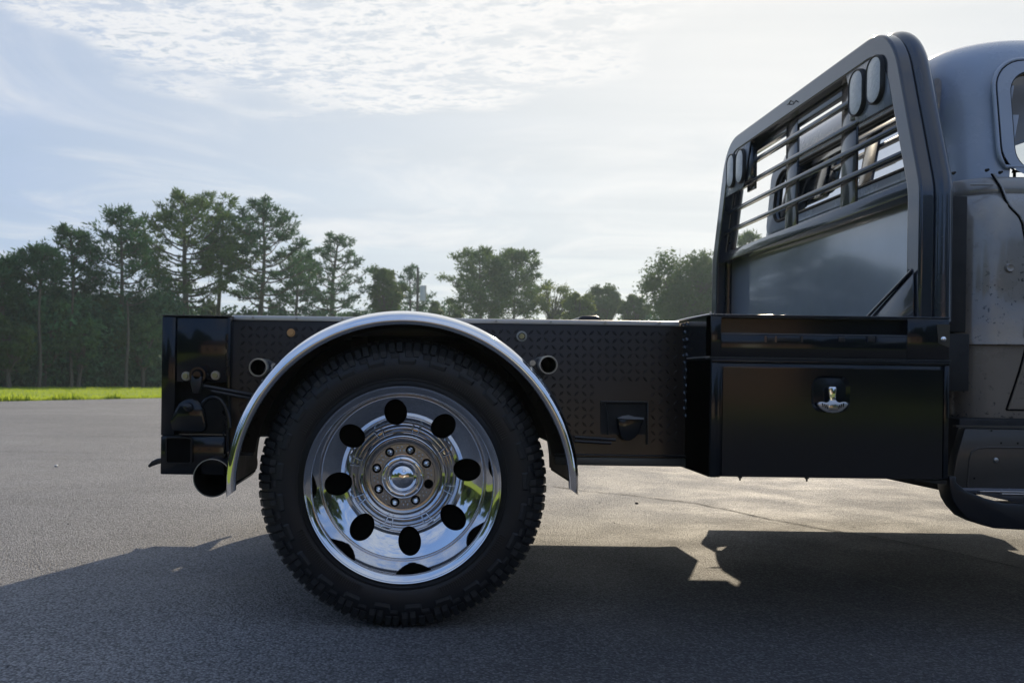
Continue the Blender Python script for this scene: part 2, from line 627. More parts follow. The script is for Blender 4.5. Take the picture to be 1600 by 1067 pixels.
# asphalt yard: its left edge runs away from the camera at a slant, straight edges
edge = []
Lx = lambda y: -10.8 + (y - 23.4) * 0.528
yy = -13.0
ring = []
for k in range(120):
    y = -13 + k * (85.0 / 119)
    x = Lx(y) + 0.10 * mnoise.noise(Vector((y * 0.9, 1.3, 0))) + 0.05 * mnoise.noise(Vector((y * 4, 5.3, 0)))
    if y < 6: x = -4.6 + 0.02 * y
    if 6 <= y < 14: x = (-4.6 * (14 - y) + Lx(14) * (y - 6)) / 8
    ring.append((x, y, 0.0))
ring += [(70, 72, 0), (70, -13, 0)]
g = MB()
g.add(ring, [tuple(range(len(ring)))])
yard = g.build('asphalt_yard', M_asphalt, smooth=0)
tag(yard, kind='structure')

# sealed crack wandering across the asphalt
def strip(pts, wid, z, name, m):
    vs, fs = [], []
    n = 0
    dense = []
    for a, b in zip(pts[:-1], pts[1:]):
        L = int(max(4, (Vector(b) - Vector(a)).length / 0.02))
        for k in range(L):
            t = k / L
            dense.append((a[0] + (b[0] - a[0]) * t, a[1] + (b[1] - a[1]) * t))
    for i, (x, y) in enumerate(dense):
        j = min(i + 1, len(dense) - 1)
        k = max(j - 1, 0)
        d = Vector((dense[j][0] - dense[k][0], dense[j][1] - dense[k][1]))
        if d.length == 0: d = Vector((1, 0))
        d.normalize()
        nrm = Vector((-d.y, d.x))
        off = 0.025 * mnoise.noise(Vector((x * 3, y * 3, 2))) + 0.008 * mnoise.noise(Vector((x * 22, y * 22, 9)))
        ww = wid * (0.35 + 0.9 * abs(mnoise.noise(Vector((x * 14, y * 14, 4)))))
        c = Vector((x, y)) + nrm * off
        vs += [(c.x + nrm.x * ww, c.y + nrm.y * ww, z), (c.x - nrm.x * ww, c.y - nrm.y * ww, z)]
    for i in range(len(dense) - 1):
        fs.append((2 * i, 2 * i + 1, 2 * i + 3, 2 * i + 2))
    o = MB().add(vs, fs).build(name, m, smooth=0)
    return tag(o, kind='structure')


M_crack = mat('crack_filler', (0.018, 0.018, 0.018), 0.95)  # dark fill of the sealed crack
M_scuff = mat('pale_scuff', (0.20, 0.19, 0.17), 0.8)
def gp(u, v):
    vv = v - ROLL * (u - VU)
    Y = H * F / (vv - VV)
    return ((u + ROLL * (v - VV) - VU) * Y / F, Y)
strip([gp(u, v) for u, v in ((862, 760), (920, 768), (1000, 776), (1080, 786), (1140, 797), (1200, 811), (1260, 822), (1340, 836), (1420, 850), (1500, 866), (1600, 890))], 0.013, 0.004, 'asphalt_crack', M_crack)
strip([gp(u, v) for u, v in ((1235, 876), (1290, 890), (1350, 905), (1420, 924), (1500, 945), (1600, 975))], 0.0035, 0.004, 'asphalt_crack', M_scuff)
strip([gp(u, v) for u, v in ((1180, 915), (1260, 930), (1340, 950), (1420, 968))], 0.003, 0.004, 'asphalt_crack', M_scuff)

# loose stones
def pebble(u, v, r, label):
    x, y = gp(u, v)
    bm = bmesh.new()
    bmesh.ops.create_icosphere(bm, subdivisions=2, radius=r)
    for q in bm.verts:
        q.co *= 1 + 0.3 * mnoise.noise(q.co / r * 1.3 + Vector((u, v, 0)))
        q.co.z *= 0.6
    o = MB().bm(bm, Matrix.Translation((x, y, r * 0.45))).build('pebble', M_white if v < 760 else M_dark, smooth=60)
    tag(o, label, 'pebble')
pebble(88, 729, 0.016, 'tiny white pebble lying on the open asphalt left of the truck')
pebble(995, 787, 0.012, 'tiny dark pebble on the sunlit asphalt under the flatbed')

# ------------------------------------------------------------------ truck
truck = empty('flatbed_truck', (0, 0, 0))
tag(truck, 'black steel flatbed pickup truck with chrome dual wheels, headache rack and weathered grey cab', 'truck')

WX, WZ = -0.008, 0.468     # rear wheel centre


def tyre_mesh(cx, cz, y0, W=0.31):
    """all terrain tyre: carcass plus tread blocks"""
    b = MB()
    prof = [(0.300, y0 + 0.035), (0.312, y0 + 0.018), (0.322, y0 + 0.010), (0.345, y0 + 0.002), (0.375, y0 - 0.002), (0.405, y0 + 0.002),
            (0.428, y0 + 0.010), (0.449, y0 + 0.026), (0.460, y0 + 0.05), (0.462, y0 + W / 2),
            (0.460, y0 + W - 0.05), (0.443, y0 + W - 0.028), (0.405, y0 + W - 0.002), (0.345, y0 + W - 0.002), (0.300, y0 + W - 0.035)]
    b.lathe(prof, cx, cz, 120)
    return b


def tread_mesh(cx, cz, y0, W=0.31, N=50):
    b = MB()
    rnd = random.Random(3)

    def lug(a0, a1, pts_in, pts_out):
        """block given by its two angular ends and a list of (r,y) outer profile and inner profile"""
        vs = []
        n = len(pts_out)
        for a, sh in ((a0, 0.10), (a1, -0.10)):
            for (r, y) in pts_in:
                vs.append((cx + r * math.cos(a), y, cz + r * math.sin(a)))
            aa = a + (a1 - a0) * sh
            for (r, y) in pts_out:
                vs.append((cx + r * math.cos(aa), y, cz + r * math.sin(aa)))
        m = 2 * n
        fs = []
        for i in range(n - 1):
            fs.append((n + i, n + i + 1, m + n + i + 1, m + n + i))
        fs.append(tuple(list(range(n)) + list(range(2 * n - 1, n - 1, -1))))
        fs.append(tuple(m + q for q in (list(range(n)) + list(range(2 * n - 1, n - 1, -1)))[::-1]))
        fs.append((0, n, m + n, m))
        fs.append((n - 1, m + n - 1, m + 2 * n - 1, 2 * n - 1))
        b.add(vs, fs)

    for side in (0, 1):
        fy = (lambda q: y0 + q) if side == 0 else (lambda q: y0 + W - q)
        for k in range(N):
            a = 2 * PI * (k + 0.5 * side) / N
            d = 2 * PI / N
            long = k % 2 == 0
            rin = 0.408 if long else 0.424
            wq = 0.445 if long else 0.425
            pin = [(rin, fy(0.006)), (0.425, fy(0.014)), (0.440, fy(0.030)), (0.448, fy(0.06)), (0.45, fy(0.088))]
            lift = 0.009 if long else 0.006
            pout = [(rin + 0.003, fy(0.002 - lift * 0.3)), (0.430, fy(0.004 - lift * 0.4)), (0.456, fy(0.018)), (0.469, fy(0.045)), (0.470, fy(0.084))]
            lug(a - d * wq, a - d * 0.035, pin, pout)
            pout_b = [(r_ - 0.0015, y_ + (0.0015 if side == 0 else -0.0015)) for r_, y_ in pout]
            lug(a + d * 0.035, a + d * wq, pin, pout_b)
            # sipe bar inside the block gap on the sidewall
            if long:
                pin2 = [(0.385, fy(0.001)), (0.396, fy(0.001)), (0.404, fy(0.003))]
                pout2 = [(0.386, fy(-0.003)), (0.396, fy(-0.004)), (0.403, fy(-0.001))]
                lug(a - d * 0.30, a + d * 0.9, pin2, pout2)
            else:
                pin2 = [(0.404, fy(0.004)), (0.412, fy(0.006)), (0.420, fy(0.010))]
                pout2 = [(0.405, fy(0.000)), (0.413, fy(0.000)), (0.420, fy(0.004))]
                lug(a - d * 0.22, a + d * 0.35, pin2, pout2)
    for row, (ya, yb) in enumerate(((0.096, 0.150), (0.160, 0.214))):
        for k in range(N):
            a = 2 * PI * (k + 0.3 + 0.45 * row) / N
            d = 2 * PI / N
            q = 0.01 if k % 2 else -0.006
            lug(a - d * 0.36, a + d * 0.36, [(0.448, y0 + ya + q), (0.448, y0 + yb + q)], [(0.470, y0 + ya + q + 0.003), (0.470, y0 + yb + q - 0.003)])
    return b


def rear_wheel(parent, outer=True, y0=2.83, name='rear_wheel', cx=WX, cz=WZ):
    tyre = tyre_mesh(cx, cz, y0).build(name, M_side, parent, smooth=50)
    tread_mesh(cx, cz, y0).build('tyre_tread', M_rubber, tyre, smooth=25)
    if not outer:
        MB().lathe([(0.305, y0 + 0.03), (0.28, y0 + 0.1), (0.10, y0 + 0.12), (0.0, y0 + 0.12)], cx, cz, 48).build('rim', M_dark, tyre)
        return tyre
    # sidewall rings
    MB().lathe([(0.333, y0 + 0.006), (0.335, y0 + 0.002), (0.338, y0 + 0.002), (0.340, y0 + 0.004)], cx, cz, 120).build('sidewall_ring', M_side, tyre)
    sr = MB()
    for a_s, a_e in ((R(205), R(250)), (R(290), R(335)), (R(25), R(70)), (R(110), R(155))):
        q_ = int((a_e - a_s) / 0.022)
        for k in range(q_):
            a = a_s + (a_e - a_s) * k / q_
            c, s2 = math.cos(a), math.sin(a)
            t1, t2 = -s2 * 0.0022, c * 0.0022
            v8 = []
            for rr_ in (0.350, 0.372):
                for yq in (0.004, -0.0045):
                    for sg in (-1, 1):
                        v8.append((cx + rr_ * c + sg * t1, y0 + yq, cz + rr_ * s2 + sg * t2))
            sr.add(v8, [(0, 1, 3, 2), (4, 6, 7, 5), (0, 2, 6, 4), (1, 5, 7, 3), (2, 3, 7, 6)])
    tag(sr.build('sidewall_rib', M_side, tyre, smooth=0), kind='stuff')
    yl = y0 - 0.012
    # rim lip and barrel
    lip = [(0.318, yl + 0.022), (0.3185, yl + 0.010), (0.3175, yl + 0.003), (0.3155, yl), (0.3130, yl + 0.001), (0.3115, yl + 0.004), (0.310, yl + 0.0055),
           (0.2965, yl + 0.010), (0.2945, yl + 0.0105), (0.2925, yl + 0.014), (0.2905, yl + 0.022)]
    brl = [(0.2905, yl + 0.022), (0.289, yl + 0.05), (0.287, yl + 0.10), (0.285, yl + 0.15), (0.283, yl + 0.19), (0.2805, yl + 0.205)]
    MB().lathe(lip, cx, cz, 160).build('rim_lip', M_alloy, tyre, smooth=60)
    MB().lathe(brl, cx, cz, 160).build('rim_barrel', M_alloy, tyre, smooth=60)
    # dish with eight hand holes
    r0, r1 = 0.160, 0.2805
    ya, yb = y0 + 0.275, y0 + 0.193

    def dish_y(r):
        t = max(0.0, (r - r0) / (r1 - r0))
        return ya + (yb - ya) * (t ** 0.85) - 0.010 * math.sin(PI * t)
    b = MB()
    hw = PI / 8
    rh, er, et = 0.2235, 0.046, 0.0395 / 0.2235
    NS, NR = 64, 8
    off = R(97)
    corner = math.atan2(r1 - rh, hw * 0.2235)
    for sct in range(8):
        a_c = off + sct * PI / 4
        rings = []
        for j in range(NR + 1):
            ring_ = []
            for k in range(NS):
                t = 2 * PI * k / NS
                # direction in (theta, r) space
                ux, uy = math.cos(t), math.sin(t)
                # rectangle hit: half widths hw (theta), r1-rh up, rh-r0 down
                sx = hw / abs(ux) if abs(ux) > 1e-9 else 1e9
                sy = ((r1 - rh) if uy > 0 else (rh - r0)) / abs(uy) / 1.0 if abs(uy) > 1e-9 else 1e9
                # scale the theta axis so the sampling is even
                sx2 = hw / (abs(ux) * 4.2) if abs(ux) > 1e-9 else 1e9
                sc_ = min(sx2, sy)
                ox, oy = ux * 4.2 * sc_, uy * sc_
                hx_, hy_ = 0.0395 * ux, rh + er * uy
                ex_, ey_ = math.atan2(hx_, hy_), math.hypot(hx_, hy_) - rh
                f = (j / NR)
                th = ex_ + (ox - ex_) * f
                rr = rh + ey_ + (oy - ey_) * f
                ring_.append((th, rr))
            rings.append(ring_)
        # snap nearest outer samples to corners
        outr = rings[-1]
        for (cxx, cyy) in ((hw, r1), (-hw, r1), (hw, r0), (-hw, r0)):
            k = min(range(NS), key=lambda q: ((outr[q][0] - cxx) * 0.22) ** 2 + (outr[q][1] - cyy) ** 2)
            outr[k] = (cxx, cyy)
        vs = []
        for ring_ in rings:
            for th, rr in ring_:
                a = a_c - th
                vs.append((cx + rr * math.cos(a), dish_y(rr), cz + rr * math.sin(a)))
        # return edge of the hole
        for th, rr in rings[0]:
            a = a_c - th
            vs.append((cx + rr * math.cos(a), dish_y(rr) + 0.003, cz + rr * math.sin(a)))
        for th, rr in rings[0]:
            a = a_c - th
            vs.append((cx + rr * math.cos(a), dish_y(rr) + 0.016, cz + rr * math.sin(a)))
        fs = []
        for j in range(NR):
            for k in range(NS):
                k2 = (k + 1) % NS
                fs.append((j * NS + k, j * NS + k2, (j + 1) * NS + k2, (j + 1) * NS + k))
        o1, o2 = (NR + 1) * NS, (NR + 2) * NS
        for k in range(NS):
            k2 = (k + 1) % NS
            fs.append((k, k2, o1 + k2, o1 + k))
            fs.append((o1 + k, o1 + k2, o2 + k2, o2 + k))
        b.add(vs, fs)
    b.build('rim_dish', M_alloy, tyre, smooth=45, weld=0.0006)
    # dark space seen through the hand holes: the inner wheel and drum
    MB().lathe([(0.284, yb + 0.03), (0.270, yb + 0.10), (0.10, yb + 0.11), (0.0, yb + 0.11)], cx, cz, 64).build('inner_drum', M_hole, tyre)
    MB().lathe([(0.2815, yb - 0.004), (0.2800, yb - 0.0065), (0.2775, yb - 0.0065), (0.2760, yb - 0.003), (0.2755, yb + 0.001)], cx, cz, 160).build('dish_bead', M_alloy, tyre, smooth=60)
    hb = MB()
    hb.lathe([(r0, ya + 0.001), (0.1585, ya - 0.004), (0.157, ya - 0.012), (0.152, ya - 0.022), (0.145, ya - 0.028), (0.137, ya - 0.030), (0.134, ya - 0.026),
              (0.132, ya - 0.022), (0.1295, ya - 0.022)], cx, cz, 128)
    hb.build('dish_collar', M_alloy, tyre, smooth=50)
    # small webs round the collar
    wb = MB()
    for k in range(8):
        a = off + PI / 8 + k * PI / 4
        for s_ in (-1, 1):
            aa = a + s_ * 0.055
            ab = a + s_ * 0.085
            c, s2 = math.cos(aa), math.sin(aa)
            c3, s3_ = math.cos(ab), math.sin(ab)
            wb = MB().tube([(cx + 0.140 * c, ya - 0.029, cz + 0.140 * s2), (cx + 0.150 * c, ya - 0.020, cz + 0.150 * s2), (cx + 0.186 * c3, dish_y(0.186) - 0.001, cz + 0.186 * s3_)], [0.0028, 0.0028, 0.0012], 8)
            wb.build('collar_web', M_alloy, tyre, smooth=60)
    yp = ya - 0.030
    hp = MB()
    hp.lathe([(0.1305, ya - 0.018), (0.1305, yp - 0.004), (0.1275, yp - 0.008), (0.124, yp - 0.006), (0.113, yp - 0.006), (0.111, yp - 0.003), (0.079, yp - 0.003), (0.077, yp - 0.009), (0.060, yp - 0.009)], cx, cz, 128)
    plate = hp.build('hub_plate', M_brush, tyre, smooth=40)
    for k in range(8):
        a = R(74) + k * PI / 4
        ox, oz = cx + 0.094 * math.cos(a), cz + 0.094 * math.sin(a)
        MB().lathe([(0.0190, yp - 0.0035), (0.0190, yp - 0.008), (0.0165, yp - 0.008), (0.0160, yp - 0.0035)], ox, oz, 24).build('lug_socket', M_brush, tyre, smooth=40)
        MB().lathe([(0.0163, yp - 0.0040), (0.0, yp - 0.0040)], ox, oz, 24).build('lug_recess', M_hole, tyre)
        if k != 6 and not (abs(math.degrees(a) % 360 - 346) < 3 or abs(math.degrees(a) % 360 - 344) < 3):
            MB().lathe([(0.0105, yp - 0.004), (0.0105, yp - 0.018), (0.0095, yp - 0.021), (0.0065, yp - 0.030), (0.0, yp - 0.033)], ox, oz, 18).build('lug_nut', M_chrome, tyre, smooth=40)
    # cast marks between the nuts
    mk = MB()
    rr_ = random.Random(8)
    for k in range(8):
        a = R(74 + 22.5) + k * PI / 4
        for q in range(5):
            aa = a + (q - 2) * 0.075
            rr2 = 0.094 + (0.006 if q % 2 else -0.005)
            ox, oz = cx + rr2 * math.cos(aa), cz + rr2 * math.sin(aa)
            mk.lathe([(0.0034, yp - 0.0035), (0.0030, yp - 0.006), (0.0, yp - 0.007)], ox, oz, 8)
    tag(mk.build('plate_boss', M_brush, tyre, smooth=40), kind='stuff')
    yh = yp - 0.009
    cap = MB()
    cap.lathe([(0.074, yh + 0.004), (0.074, yh - 0.028), (0.072, yh - 0.034), (0.069, yh - 0.036), (0.057, yh - 0.038), (0.054, yh - 0.036)] , cx, cz, 96)
    hub = cap.build('hub_cap', M_chrome, tyre, smooth=45)
    dm = MB()
    dm.lathe([(0.0545, yh - 0.035), (0.053, yh - 0.040), (0.048, yh - 0.0465), (0.038, yh - 0.0530), (0.026, yh - 0.0575), (0.012, yh - 0.0602), (0.0, yh - 0.061)], cx, cz, 96)
    dm.build('hub_dome', M_chrome, tyre, smooth=70)
    for k in range(8):
        a = R(74 + 22) + k * PI / 4
        ox, oz = cx + 0.0635 * math.cos(a), cz + 0.0635 * math.sin(a)
        sc2 = MB().lathe([(0.0045, yh - 0.036), (0.0045, yh - 0.040), (0.0, yh - 0.041)], ox, oz, 10)
        sc2.build('cap_screw', M_chrome, tyre, smooth=40)
    # engraved emblem strokes on the dome: a diamond above a chevron with curled ends
    def dome_y(r):
        rs = [0, 0.012, 0.026, 0.038, 0.048, 0.053]
        ys = [0.061, 0.0602, 0.0575, 0.0530, 0.0465, 0.040]
        return yh - np.interp(r, rs, ys) - 0.0002
    em = MB()
    for line in ([(0.004, 0.030), (0.011, 0.024), (0.004, 0.018), (-0.003, 0.024), (0.004, 0.030)],
                 [(-0.022, -0.006), (-0.010, -0.014), (0.000, -0.030), (0.010, -0.016), (0.026, 0.000)],
                 [(-0.022, -0.012), (-0.014, -0.022), (-0.004, -0.032)],
                 [(-0.016, -0.002), (-0.006, -0.008), (0.002, -0.018), (0.010, -0.006), (0.018, 0.002)]):
        pts = []
        for (ax, az), (bx, bz) in zip(line[:-1], line[1:]):
            for q in range(5):
                t = q / 5
                x_, z_ = ax + (bx - ax) * t, az + (bz - az) * t
                pts.append((cx + x_, dome_y(math.hypot(x_, z_)), cz + z_))
        em.tube(pts, 0.0007, 6)
    em.build('cap_emblem', M_brush, tyre, smooth=60)
    return tyre


def fender(parent):
    n = 96
    a0, a1 = R(0.3), R(182.0)
    Rr = 0.553
    yf = 2.765
    YB = 3.06
    b, li = MB(), MB()
    prof = [(0.000, YB), (0.000, yf + 0.10), (-0.002, yf + 0.06), (-0.006, yf + 0.035), (-0.013, yf + 0.016), (-0.022, yf + 0.005), (-0.032, yf), (-0.041, yf + 0.001), (-0.047, yf + 0.006), (-0.048, yf + 0.012)]
    q = len(prof)
    vs, fs = [], []
    vl, fl = [], []
    for k in range(n + 1):
        t = k / n
        a = a0 + (a1 - a0) * t
        e = min(t, 1 - t)                       # taper of the lip at the two tips
        s_ = 0.86 + 0.14 * min(1, e / 0.16)
        tip = max(0.0, 1 - e / 0.022)
        deep = WZ + Rr * math.sin(a) < 0.90
        YBk = 3.38 if deep else YB
        for dr, y in [(0.0, YBk)] + prof[1:]:
            rr = Rr + dr * s_
            aa = a
            ext = 0.0
            if tip > 0:
                # rounded tip: the outer edge runs lower than the inner one
                ext = tip * 0.035 * (1 + dr * s_ / 0.048) * (1 if y < yf + 0.05 else 0.3)
            sg = -1 if t < 0.5 else 1
            aa = a + sg * ext / Rr
            vs.append((WX + 1.022 * rr * math.cos(aa), y, WZ + 0.004 + rr * math.sin(aa)))
        for dr, y in ((-0.046 * s_, yf + 0.010), (-0.040 * s_, yf + 0.022), (-0.012, yf + 0.05), (-0.006, yf + 0.1), (-0.006, YBk)):
            vl.append((WX + 1.022 * (Rr + dr) * math.cos(a), y, WZ + 0.004 + (Rr + dr) * math.sin(a)))
    for k in range(n):
        for i in range(q - 1):
            fs.append((k * q + i, k * q + i + 1, (k + 1) * q + i + 1, (k + 1) * q + i))
        for i in range(4):
            fl.append((k * 5 + i, k * 5 + i + 1, (k + 1) * 5 + i + 1, (k + 1) * 5 + i))
    b.add(vs, fs)
    o = b.build('fender', M_chrome, parent, smooth=60)
    li.add(vl, fl)
    li.build('fender_liner', M_liner, o, smooth=60)
    # mounting tubes, open towards the viewer
    for (u, v) in ((403, 574), (857, 570)):
        Yt = 2.86
        x, z = P(u, v, Yt)
        r = 0.0300
        MB().lathe([(r, YB), (r, Yt + 0.002), (r - 0.001, Yt), (r - 0.004, Yt), (r - 0.0045, Yt + 0.003), (r - 0.0045, YB)], x, z, 40).build('mounting_tube', M_steel, o, smooth=50)
        MB().lathe([(r - 0.0044, Yt + 0.12), (0, Yt + 0.12)], x, z, 24).build('tube_hole', M_hole, o)
        MB().lathe([(r - 0.0047, Yt + 0.010), (r - 0.0047, Yt + 0.12)], x, z, 24).build('tube_lining', M_hole, o)
        # bracket clamped on the tube and bolted under the fender
        s_ = 1 if u < 600 else -1
        bx = [(x + s_ * 0.024, z + 0.022), (x + s_ * 0.062, z + 0.008), (x + s_ * 0.020, z - 0.050), (x + s_ * 0.004, z - 0.030)]
        MB().prism(bx, Yt + 0.045, Yt + 0.075).build('tube_bracket', M_blacks, o, bevel=0.003)
        bolt(o, x + s_ * 0.045, z + 0.006, Yt + 0.045, 0.007, M_steel)
    return o


def bolt(parent, x, z, y, r, m, name='bolt', washer=True, n=6):
    b = MB()
    if washer:
        b.cyl((x, y, z), (x, y - r * 0.25, z), r * 1.35, n=20)
    b.cyl((x, y, z), (x, y - r * 0.9, z), r, r * 0.92, n=n)
    return b.build(name, m, parent, smooth=30)


def bed_y(z):
    """side of the bed leans in a little towards the top"""
    return 3.02 + 0.035 * (z - 0.545) / (1.018 - 0.545)


def bed_side():
    """one side of the bed: tread plate, trim, marker lamps, lower rail, recessed step, tail block"""
    X0, X1 = -0.600, 0.958
    Z0, Z1 = 0.548, 1.000
    # panel with the wheel arch cut out
    arch = []
    ra = 0.515
    a_s = math.asin((Z0 - WZ) / ra)
    for k in range(33):
        a = PI - a_s - (PI - 2 * a_s) * k / 32
        arch.append((WX + ra * math.cos(a), WZ + ra * math.sin(a)))
    top = max(p[1] for p in arch)
    vs, fs = [], []
    th = 0.012
    cols = [(X0, Z0)] + [(x, z) for x, z in arch] + [(X1, Z0)]
    xs = [X0, arch[0][0]] + [p[0] for p in arch[1:-1]] + [arch[-1][0], X1]
    lower = []
    for i, x in enumerate([X0] + [p[0] for p in arch] + [X1]):
        if i == 0 or i == len(arch) + 1:
            lower.append((x, Z0))
        else:
            lower.append(arch[i - 1])
    for (x, z) in lower:
        vs += [(x, bed_y(z), z), (x, bed_y(Z1), Z1), (x, bed_y(z) + th, z), (x, bed_y(Z1) + th, Z1)]
    for i in range(len(lower) - 1):
        a, c = 4 * i, 4 * (i + 1)
        fs += [(a, c, c + 1, a + 1), (a + 2, a + 3, c + 3, c + 2), (a, a + 2, c + 2, c), (a + 1, c + 1, c + 3, a + 3)]
    side = MB().add(vs, fs).build('side_panel', M_tread, truck, smooth=20)
    # raised tread pattern: pairs of short bars in alternating directions
    lugs = MB()
    pitch = 0.0262
    nx = int((X1 - X0) / pitch)
    nz = int((Z1 - Z0 - 0.03) / pitch)
    for i in range(nx):
        for j in range(nz):
            x = X0 + 0.02 + (i + 0.5) * pitch
            z = Z0 + 0.045 + (j + 0.5) * pitch
            if z > Z1 - 0.02 or x > X1 - 0.012: continue
            if math.hypot(x - WX, z - WZ) < ra + 0.012: continue
            if 0.64 < x < 0.845 and z < 0.79: continue
            a = R(45) if (i + j) % 2 == 0 else R(-45)
            c, s_ = math.cos(a), math.sin(a)
            L, W_ = 0.0128, 0.0044
            y = bed_y(z)
            h_ = 0.0036
            pts = []
            for (lx, lz, hh) in ((-L, 0, 0), (0, -W_, 0), (L, 0, 0), (0, W_, 0), (-L * 0.55, 0, 1), (0, -W_ * 0.25, 1.0), (L * 0.55, 0, 1), (0, W_ * 0.25, 1.0)):
                X_, Z_ = x + lx * c - lz * s_, z + lx * s_ + lz * c
                pts.append((X_, bed_y(Z_) - hh * h_ + (0.0005 if hh == 0 else 0), Z_))
            lugs.add(pts, [(0, 1, 5, 4), (1, 2, 6, 5), (2, 3, 7, 6), (3, 0, 4, 7), (4, 5, 6, 7)])
    tag(lugs.build('tread_bar', M_tread, side, smooth=50), kind='stuff')
    # aluminium cap strip and its rivets
    yt = bed_y(Z1)
    MB().box(X0 - 0.004, X1 - 0.02, yt - 0.010, yt + 0.10, 1.000, 1.0165, 0.002).build('trim_strip', M_trim, side)
    for u in (396, 464, 535, 775, 860, 945, 1029):
        x, _ = P(u, 500, yt)
        bolt(side, x, 1.0085, yt - 0.010, 0.0042, M_steel, 'rivet', washer=False, n=12)
    # bottom rail of the side, two folds of sheet
    MB().box(X0, -0.52, 3.012, 3.07, 0.536, 0.5475, 0.003).build('bottom_rail', M_blacks, side)
    MB().box(0.51, X1, 3.006, 3.07, 0.520, 0.5475, 0.003).build('bottom_rail', M_trimd, side)
    MB().box(0.51, X1, 3.000, 3.04, 0.553, 0.558, 0.001).build('fold_line', M_blacks, side)
    # marker lamps
    x, z = P(455, 520, bed_y(0.98))
    bolt(side, x, z, bed_y(z) - 0.001, 0.0105, M_amber, 'marker_lamp', washer=True, n=8)
    x, z = P(815, 525.5, bed_y(0.96))
    lm = MB().lathe([(0.0185, bed_y(z)), (0.0185, bed_y(z) - 0.004), (0.016, bed_y(z) - 0.006), (0.012, bed_y(z) - 0.0055)], x, z, 32).build('marker_lamp', M_clear, side, smooth=50)
    bolt(side, x, z, bed_y(z) - 0.002, 0.0095, M_brass, 'lamp_lens', washer=False, n=20)
    # recessed fuel filler frame with a half round scuff cup
    Yp = 3.03
    fr = px_poly([(938, 626), (1012, 627), (1012, 694), (938, 694)], Yp)
    fx0, fx1, fz0, fz1 = fr[0][0], fr[1][0], fr[2][1], fr[0][1]
    f2 = MB()
    f2.box(fx0, fx1, 3.016, 3.040, fz1 - 0.006, fz1, 0.002)
    f2.box(fx1 - 0.006, fx1, 3.016, 3.040, fz0, fz1 - 0.007, 0.002)
    f2.tube([(fx0 + 0.012, 3.018, fz1 - 0.005), (fx0 + 0.022, 3.018, fz1 - 0.05), (fx0 + 0.026, 3.018, fz0 + 0.03)], 0.0025, 8)
    f2.build('filler_frame', M_blacks, side)
    MB().box(fx0 + 0.001, fx1 - 0.007, 3.026, 3.034, fz0, fz1 - 0.007).build('filler_recess', M_dark, side)
    cup = px_poly([(964, 652), (972, 650), (981, 648), (990, 651), (1000, 653), (1006, 651), (1003, 662), (999, 674), (992, 683), (984, 688), (976, 688), (970, 682), (966, 668)], 3.0)
    MB().prism(cup, 2.992, 3.022).build('filler_cup', M_black, side, bevel=0.004)
    lipc = px_poly([(963, 653), (972, 649.5), (981, 648), (991, 651), (1005, 652), (1005, 655), (990, 655), (975, 654)], 2.99)
    MB().prism(lipc, 2.983, 2.991).build('cup_lip', M_plate, side)
    # rods running along under the side
    r_ = MB()
    for (ua, va, ub, vb) in ((898, 682.5, 962, 687), (898, 689, 955, 692)):
        xa, za = P(ua, va, 2.985)
        xb, zb = P(ub, vb, 2.985)
        r_.tube([(xa, 2.985, za), (xb, 2.985, zb)], 0.0052, 8)
    r_.build('side_rod', M_blacks, side)
    return side


